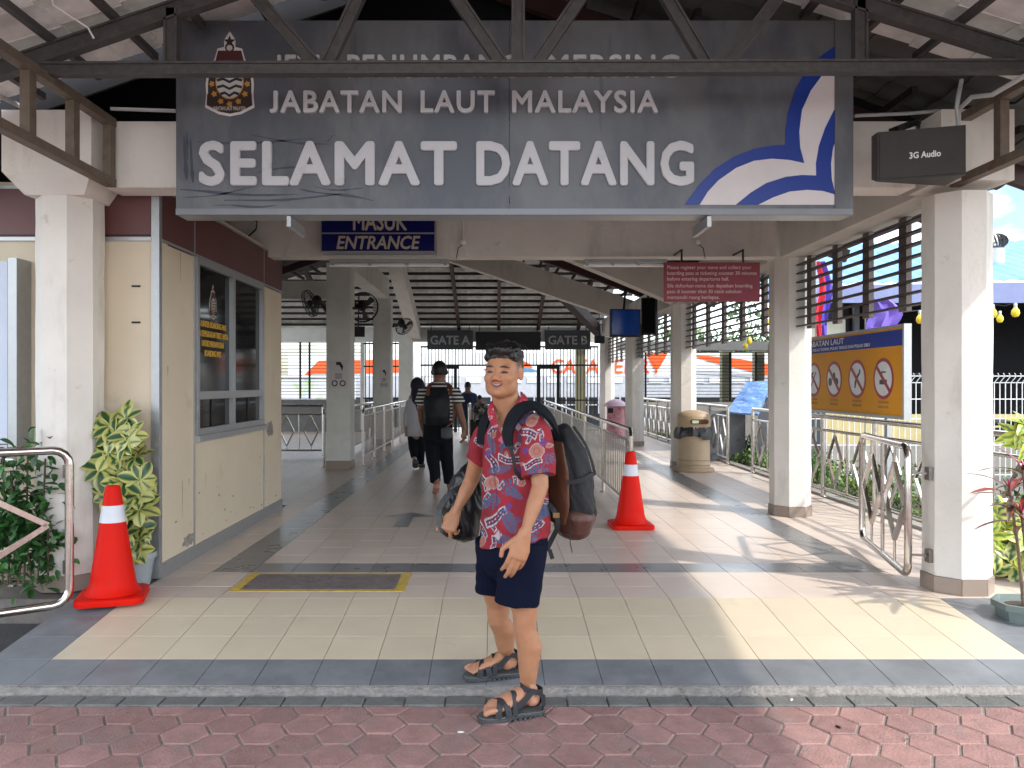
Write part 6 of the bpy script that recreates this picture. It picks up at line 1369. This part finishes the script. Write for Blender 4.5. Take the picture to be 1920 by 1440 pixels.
# drawcord folds of the roll top, straps
BLKF = M('webbing', (.012, .012, .014), .7, var=.2, bump=.2, bscale=200)
ribbon([J(1060, 905, 3.425), J(1085, 902, 3.42), J(1105, 893, 3.44), J(1116, 885, 3.52)], .02, .003, BLKF, 'compression_strap', bp, nrm=(.1, -1, 0))
ribbon([J(1075, 800, 3.50), J(1098, 835, 3.46), J(1112, 875, 3.47), J(1113, 892, 3.5)], .012, .003, BLKF, 'compression_strap', bp, nrm=(.4, -1, 0))
for k in range(0):
    p0 = J(1052+k*2, 808+k*1.5, 3.50-.012*k); tubepart([p0, p0+Vector((.03+.008*k, -.05+.004*k, -.07)), p0+Vector((.045+.02*k, -.075+.006*k, -.17))], .004, BPG, 'gathered_fold', bp)
mb = MB(); mb.box(J(1066, 904, 3.418), (.018, .006, .022)); part('buckle', mb, BLKF, bp)
mb = MB(); mb.box(J(1043, 966, 3.40), (.028, .006, .022)); part('buckle', mb, M('buckle_brass', (.2, .13, .06), .35, .8), bp)
ribbon([J(1028, 945, 3.42), J(1040, 960, 3.405), J(1046, 985, 3.42), J(1036, 1008, 3.45), J(1024, 1032, 3.46)], .022, .003, BLKF, 'hip_strap', bp, nrm=(.2, -1, 0))
ribbon([J(1030, 1030, 3.44), J(1036, 1048, 3.43)], .018, .003, BLKF, 'strap_end', bp, nrm=(.1, -1, 0))
tubepart([J(1070, 978, 3.41), J(1070, 1000, 3.42), J(1069, 1018, 3.42), J(1073, 1036, 3.42)], .002, BLKF, 'cord', bp)
SHS = M('shoulder_strap', (.009, .011, .015), .75, spec=.12, var=.15, bump=.3, bscale=160)
ribbon([J(1045, 828, 3.50), J(1040, 805, 3.42), J(1025, 780, 3.375), J(1003, 764, 3.37), J(982, 766, 3.36), J(966, 780, 3.345), J(956, 800, 3.325), J(953, 820, 3.315), J(957, 836, 3.31)], [.04, .048, .055, .06, .062, .06, .052, .044, .03], .014, SHS, 'shoulder_strap', bp, nrm=[(.7, -.5, .5), (.6, -.6, .6), (.3, -.6, .8), (.1, -.5, .9), (-.1, -.6, .8), (-.3, -.8, .5), (-.4, -.9, .3), (-.4, -.9, .1), (-.4, -.9, 0)], smooth=True)
ribbon([J(957, 836, 3.31), J(963, 860, 3.30), J(968, 885, 3.305), J(985, 905, 3.34)], .016, .003, BLKF, 'strap_webbing', bp, nrm=(-.4, -.9, 0))
mb = MB(); mb.box(J(958, 838, 3.303), (.03, .008, .018)); part('buckle', mb, BLKF, bp)
ribbon([J(930, 765, 3.58), J(914, 782, 3.54), J(906, 806, 3.53), J(903, 832, 3.54)], [.05, .05, .045, .04], .012, SHS, 'shoulder_strap', bp, nrm=[(-.3, -.5, .8), (-.5, -.8, .5), (-.6, -.8, .2), (-.6, -.8, 0)], smooth=True)
# black daypack held in his right hand
hbg = thing('hand_bag', 'glossy black daypack hanging from the right hand of the man in red', 'bag', J(865, 1010, 3.8))
BG2 = M('bag_black', (.006, .006, .007), .35, var=.3, scale=12, bump=.25, bscale=50)
bag([J(893, 868, 3.82), J(878, 900, 3.82), J(868, 950, 3.82), J(868, 992, 3.82)], [(.03, .05), (.075, .07), (.105, .085), (.085, .08)], (1, 0, 0), 'main_bag', BG2, hbg, wr=.008)
ribbon([J(878, 905, 3.78), J(842, 928, 3.73), J(825, 955, 3.71), J(826, 985, 3.69), J(840, 1000, 3.68), J(862, 1006, 3.72)], [.02, .028, .03, .03, .03, .02], .008, BG2, 'carry_strap', hbg, nrm=(-.3, -1, 0), smooth=True)
# ---------------------------------------------------------------- people walking in
def figure(lab, D, head_, parts, skin=(.30, .15, .09)):
    t = thing('person', lab, 'person', P(head_[0], head_[1], D)*1); t.location.z = .0; WL[t] = Vector((t.location.x, t.location.y, 0)); return t
# man with striped shirt
D = 9.2; px_ = D/FP
pw = figure('barefoot man seen from behind in a striped T-shirt and black trousers walking into the hall', D, (822, 700), None)
K = lambda x, y, d=0: P(x, y, D+d)
b = MB(); r_ = lambda q_: q_*px_
b.ell(K(824, 694), (r_(14.5), r_(16), r_(18.5))); b.loft([K(824, 705), K(824, 722)], [r_(9.5), r_(11)], n=12)
for k in (-1, 1): b.ell(K(824+14*k, 698), (r_(2.5), r_(4), r_(5)))
b.loft([K(824, 725), K(823, 790), K(822, 815)], [(r_(24), r_(14)), (r_(22), r_(14)), (r_(24), r_(16))])
b.loft([K(851, 735), K(860, 765, -.05), K(868, 792, -.08), K(871, 806, -.12)], [r_(9.5), r_(7.5), r_(6), r_(4.5)]); hand(b, K(871, 806, -.12), (0.05, -.1, -1), (.9, -.3, 0), .98, 22, thumb=1)
b.loft([K(795, 735), K(789, 765, -.02), K(791, 790, .1), K(794, 805, .18)], [r_(9.5), r_(7.5), r_(6), r_(4.5)]); hand(b, K(794, 805, .18), (0.05, .2, -1), (-.9, -.3, 0), .98, 22, thumb=-1)
b.loft([K(812, 815), K(814, 860, .05), K(819, 903, -.1)], [r_(12), r_(9), r_(5.5)]); b.loft([K(836, 815), K(838, 860, .1), K(841, 905, .22)], [r_(12), r_(9), r_(5.5)])
b.loft([K(819, 903, -.1), K(818, 913, -.14), K(817, 922, -.08)], [r_(5.5), (r_(6), r_(4.5)), (r_(6.5), r_(3.5))], side=X_); b.loft([K(817, 921, -.08), K(816, 924, .02)], [(r_(6.5), r_(3.5)), (r_(6), r_(2))], side=X_)
b.loft([K(841, 905, .22), K(843, 912, .3), K(844, 913, .42)], [r_(5), (r_(6), r_(4)), (r_(6), r_(3))], side=X_)
me = remesh(b, .008, 2); v = mverts(me); c_ = np.tile(arr([.20, .095, .06]), (len(v), 1)); hz = (v[:, 2] > K(0, 703).z) ; c_[hz] = arr([.012, .009, .009]); c_[(v[:, 2] < K(0, 905).z)] = arr([.36, .17, .12]); setcol(me, c_); meshpart('body', me, SKN, pw)
b = MB(); b.loft([K(824, 716), K(824, 728), K(822, 760), K(822, 800)], [(r_(13), r_(11)), (r_(29), r_(18)), (r_(27), r_(18)), (r_(27), r_(19))], dome=False, n=24); b.loft([K(850, 731), K(862, 757, -.03)], [r_(12.5), r_(11)], dome=False); b.loft([K(797, 731), K(787, 760, -.01)], [r_(12.5), r_(11)], dome=False)
me = remesh(b, .010, 2); meshpart('tshirt', me, M('striped_cloth', (.015, .015, .017), .8, stripes=(2, .043, (.55, .53, .5), .42), var=.05), pw)
BT = M('trousers_black', (.006, .007, .010), .85, spec=.12, var=.2)
b = MB(); b.loft([K(822, 795), K(822, 820)], [(r_(28), r_(20)), (r_(28), r_(20))], n=20); b.loft([K(809, 815), K(812, 860, .04), K(817, 903, -.08)], [(r_(16), r_(15)), (r_(13.5), r_(13)), (r_(9.5), r_(9))], dome=False); b.loft([K(836, 815), K(838, 860, .1), K(841, 905, .2)], [(r_(15), r_(15)), (r_(12.5), r_(13)), (r_(9.5), r_(9))], dome=False)
me = remesh(b, .010, 2); noise_disp(me, .014, 9, (1, 1, .5)); meshpart('trousers', me, BT, pw)
bk = thing('backpack', 'black backpack on the back of the barefoot man walking away', 'backpack', K(820, 790, -.15))
b = MB(); b.loft([K(820, 732, -.14), K(819, 750, -.17), K(819, 780, -.18), K(819, 791, -.16)], [(r_(19), r_(8)), (r_(25), r_(14)), (r_(25), r_(15)), (r_(23), r_(12))], side=X_, n=20); me = remesh(b, .009, 2); noise_disp(me, .012, 10); meshpart('main_bag', me, M('pack_black', (.008, .009, .012), .6, spec=.25, var=.2), bk)
ORS = M('strap_brown', (.14, .04, .02), .7)
for k, m_ in ((-1, ORS), (1, ORS)): ribbon([K(824+22*k, 742, -.22), K(824+20*k, 728, -.14), K(824+16*k, 722, -.04)], .04, .012, m_, 'shoulder_strap', bk, nrm=(0, -1, .5))
ww_ = thing('waist_bag', 'small grey pouch hanging at the hip of the barefoot man', 'bag', K(838, 820, -.25)); b = MB(); b.loft([K(838, 805, -.22), K(838, 818, -.24)], [(r_(11), r_(6)), (r_(11), r_(7))], side=X_, n=16); me = remesh(b, .008, 2); meshpart('pouch', me, M('pouch_grey', (.045, .05, .05), .6), ww_)
tubepart([K(838, 800, -.24), K(850, 790, -.1), K(856, 750, -.02), K(846, 722, -.02)], .012, ORS, 'strap', ww_)
# woman with hijab
D = 11.9; px_ = D/FP
pw = figure('woman in a black headscarf and white tunic walking away beside the barefoot man', D, (780, 730), None)
b = MB(); b.ell(K(783, 724), (r_(9), r_(10), r_(12))); b.loft([K(783, 730), K(781, 745), K(779, 800), K(779, 818)], [r_(6), (r_(15), r_(9)), (r_(13), r_(9)), (r_(14), r_(10))])
b.loft([K(768, 755), K(762, 785), K(760, 803, -.05)], [r_(5), r_(4), r_(3)]); hand(b, K(760, 803, -.05), (0, 0, -1), (-1, 0, 0), .85, 20); b.loft([K(794, 755), K(797, 785), K(797, 803, -.1)], [r_(5), r_(4), r_(3)]); hand(b, K(797, 803, -.1), (0, 0, -1), (1, 0, 0), .85, 20)
b.loft([K(773, 815), K(775, 845), K(777, 862, -.1)], [r_(7), r_(5), r_(4)]); b.loft([K(786, 815), K(788, 845, .1), K(789, 870, .2)], [r_(7), r_(5), r_(4)])
me = remesh(b, .010, 2); v = mverts(me); setcol(me, np.tile(arr([.3, .15, .1]), (len(v), 1))); meshpart('body', me, SKN, pw)
b = MB(); b.ell(K(783, 723), (r_(14), r_(15), r_(16))); b.loft([K(783, 732), K(785, 752), K(786, 766)], [(r_(13), r_(12)), (r_(16), r_(12)), (r_(15), r_(12))]); me = remesh(b, .012, 3); noise_disp(me, .015, 8); meshpart('headscarf', me, M('scarf_navy', (.008, .008, .02), .8), pw)
b = MB(); b.loft([K(781, 744), K(779, 760), K(777, 790), K(777, 818)], [(r_(14), r_(9)), (r_(17), r_(11)), (r_(17), r_(12)), (r_(19), r_(13))], dome=False, n=20); b.loft([K(769, 752), K(763, 780), K(760, 800, -.04)], [r_(8), r_(6.5), r_(5)], dome=False); b.loft([K(793, 752), K(797, 780), K(797, 800, -.08)], [r_(8), r_(6), r_(5)], dome=False); me = remesh(b, .012, 2); noise_disp(me, .018, 9, (1, 1, .4)); meshpart('tunic', me, M('tunic_white', (.38, .37, .40), .8, var=.06), pw)
b = MB(); b.loft([K(773, 812), K(775, 840), K(777, 858, -.08)], [r_(10), r_(9), r_(6.5)], dome=False); b.loft([K(786, 812), K(788, 845, .08), K(789, 868, .18)], [r_(10), r_(9), r_(6.5)], dome=False); me = remesh(b, .012, 2); meshpart('trousers', me, BT, pw)
SHO = M('shoe_grey', (.05, .05, .05), .7)
for (x, y, d, e) in ((779, 866, -.15, -.02), (791, 872, .2, .35)): b = MB(); b.loft([K(x, y, d), K(x, y+8, e)], [(r_(6), r_(5)), (r_(6), r_(4))], side=X_); part('shoe', b, SHO, pw, True)
# far group near the gate
def simple(lab, D_, hx, hy, by, top, bot, bend=0, w=1, sk=(.2, .1, .07)):
    global D, px_
    D = D_; px_ = D/FP; t = figure(lab, D, (hx, hy), None); h_ = by-hy; f = h_/100*w
    bx_ = hx+bend*.35*h_; sh = K(hx+bend*.12*h_, hy+.22*h_+bend*0); hp = K(bx_, hy+.50*h_)
    b = MB(); b.ell(K(hx, hy+.07*h_), (r_(6*f), r_(6.5*f), r_(8*f))); b.loft([K(hx, hy+.1*h_), sh], [r_(4.5*f), r_(6*f)])
    b.loft([sh, hp], [(r_(11*f), r_(7*f)), (r_(10*f), r_(8*f))])
    for k in (-1, 1):
        b.loft([sh+X_*r_(10*f)*k, sh+X_*r_(13*f)*k-Z_*r_(.2*h_), sh+X_*r_((13+3*bend)*f)*k-Z_*r_(.33*h_)+Y_*-.1], [r_(4*f), r_(3.4*f), r_(3*f)]); b.loft([hp+X_*r_(5*f)*k, K(bx_+5*f*k, hy+.74*h_), K(bx_+5*f*k, by-4)], [r_(6.5*f), r_(5*f), r_(3*f)])
        b.loft([K(bx_+5*f*k, by-4), K(bx_+5*f*k, by-1.5, -.12)], [r_(3.4*f), (r_(3.5*f), r_(2*f))], side=X_)
    me = remesh(b, .014, 2); v = mverts(me); c2 = np.tile(arr(sk), (len(v), 1)); c2[v[:, 2] > K(0, hy+.09*h_).z] = arr([.01, .008, .008]); setcol(me, c2); meshpart('body', me, SKN, t)
    b = MB(); b.loft([sh+Z_*r_(3), sh, hp-Z_*r_(2)], [(r_(7*f), r_(6*f)), (r_(13.5*f), r_(9*f)), (r_(12.5*f), r_(10*f))], dome=False, n=18)
    for k in (-1, 1): b.loft([sh+X_*r_(10*f)*k, sh+X_*r_(13.4*f)*k-Z_*r_(.15*h_)], [r_(5.6*f), r_(5*f)], dome=False)
    me = remesh(b, .014, 2); noise_disp(me, .012, 8); meshpart('shirt', me, top, t)
    b = MB(); b.loft([hp, hp-Z_*r_(.08*h_)], [(r_(12*f), r_(10*f)), (r_(12*f), r_(10*f))])
    for k in (-1, 1): b.loft([hp+X_*r_(5.5*f)*k, K(bx_+5.3*f*k, hy+.74*h_), K(bx_+5*f*k, by-6)], [r_(8*f), r_(6.5*f), r_(5*f)], dome=False)
    me = remesh(b, .014, 2); meshpart('trousers', me, bot, t)
simple('person in a dark blue top with back to the camera, near the open gate', 18.0, 877, 716, 823, M('top_navy', (.012, .02, .06), .8), M('jeans_dark', (.02, .035, .07), .8))
simple('person in a black and white patterned top bending by the open gate', 17.0, 899, 741, 828, M('top_patterned', (.02, .02, .02), .8, var=.3, stain=((.5, .48, .42), 14, .5, .9)), BT, bend=.3)
D = 17.5; px_ = D/FP
sc_ = thing('suitcase', 'black upright suitcase by the bending person near the gate', 'suitcase', K(893, 825)); sc_.location.z = 0; WL[sc_] = Vector((sc_.location.x, sc_.location.y, 0)); x = sc_.location.x; y = sc_.location.y
mb = MB(); mb.span((x-.14, y-.1, .04), (x+.14, y+.1, .5)); part('shell', mb, BLK, sc_); tubepart([Vector((x-.07, y, .5)), Vector((x-.07, y, .75)), Vector((x+.07, y, .75)), Vector((x+.07, y, .5))], .01, ALU, 'handle', sc_)
for k in (-1, 1): mb = MB(); mb.ell((x+.11*k, y, .022), (.02, .02, .022), None, 8, 6); part('wheel', mb, BLK, sc_)

# ================================================================ wear: drips, scuffs, dry leaves, dust in the joints
rd = random.Random(77)
DR = M('drip_stain', (.33, .30, .25), .8, var=.3, scale=20); SCF = M('scuff_mark', (.30, .28, .26), .8, var=.3, scale=30)
for k in range(16):
    y = rd.uniform(5.3, 8.0); z = rd.choice((.92, 2.2, 1.4, .6)); l_ = rd.uniform(.06, .3); w_ = rd.uniform(.003, .008)
    if 5.8 < y < 7.45 and z > .92: continue
    mb = MB(); mb.prism([(-w_, 0), (w_, 0), (w_*.6, -l_*.6), (0, -l_)], (xo+.0004, y, z), Y_, Z_, .0006); part('drip', mb, DR, of)
for k in range(26):
    y = rd.uniform(5.3, 8.0); z = .13+rd.random()**2*.5; blob((xo+.0003, y, z), Y_, Z_, rd.uniform(.006, .03), rd.uniform(.003, .012), 9, .0006, SCF, 'scuff', of, k)
LFB = [M('dry_leaf_brown', (.16, .09, .04), .8, var=.3), M('dry_leaf_green', (.10, .12, .04), .7, var=.3)]
lst = [(240, 1338, 'curled brown leaf on the red pavers at lower left'), (520, 1402, 'small brown leaf on the red pavers left of the sandals'), (690, 1340, 'tiny dry leaf close to the grey border pavers'), (1180, 1408, 'small brown leaf on the red pavers right of the man'), (1390, 1345, 'thin dry leaf on the red pavers at right'), (1700, 1388, 'green leaf fragment on the red pavers at lower right'), (1290, 1312, 'leaf crumb lying on the grey border pavers'), (1830, 1350, 'small leaf by the right edge of the red pavers'), (90, 1410, 'small leaf at the lower left corner')]
for k, (x, y, lab) in enumerate(lst):
    D__ = 1.42*1480/(y-720); c = Vector(((x-928)*D__/1480, D__, -.1365)); a = rd.uniform(0, 6); s_ = rd.uniform(.007, .014); u1 = Vector((math.cos(a), math.sin(a), 0)); u2 = Vector((-math.sin(a), math.cos(a), 0))
    mb = MB(); vs = [c+u1*s_*p+u2*s_*q+Z_*h*s_ for p, q, h in ((-1, 0, .25), (-.4, .4, .05), (.3, .42, .1), (1.1, 0, .35), (.3, -.42, .12), (-.4, -.4, .02), (0, 0, 0))]
    mb.add(vs, [(0, 1, 6), (1, 2, 6), (2, 3, 6), (3, 4, 6), (4, 5, 6), (5, 0, 6)]); single('dry_leaf', mb, LFB[k % 2], lab, 'leaf', 'dry leaves on the pavers')
mb = MB()
for k in range(2600):
    y = rd.uniform(2.85, 3.66); x = rd.uniform(-2.7, 3.0); z = -.1395 if y < 3.48 else -.134; s_ = rd.uniform(.0006, .0022)
    if y > 3.58: z = -.118
    mb.add([(x-s_, y, z), (x, y-s_, z), (x+s_, y, z), (x, y+s_, z), (x, y, z+s_)], [(0, 1, 4), (1, 2, 4), (2, 3, 4), (3, 0, 4)])
o = single('grit', mb, M('grit_grey', (.30, .28, .25), .9, var=.4), 'fine grit scattered over the red pavers and the kerb', 'grit'); o['kind'] = 'stuff'
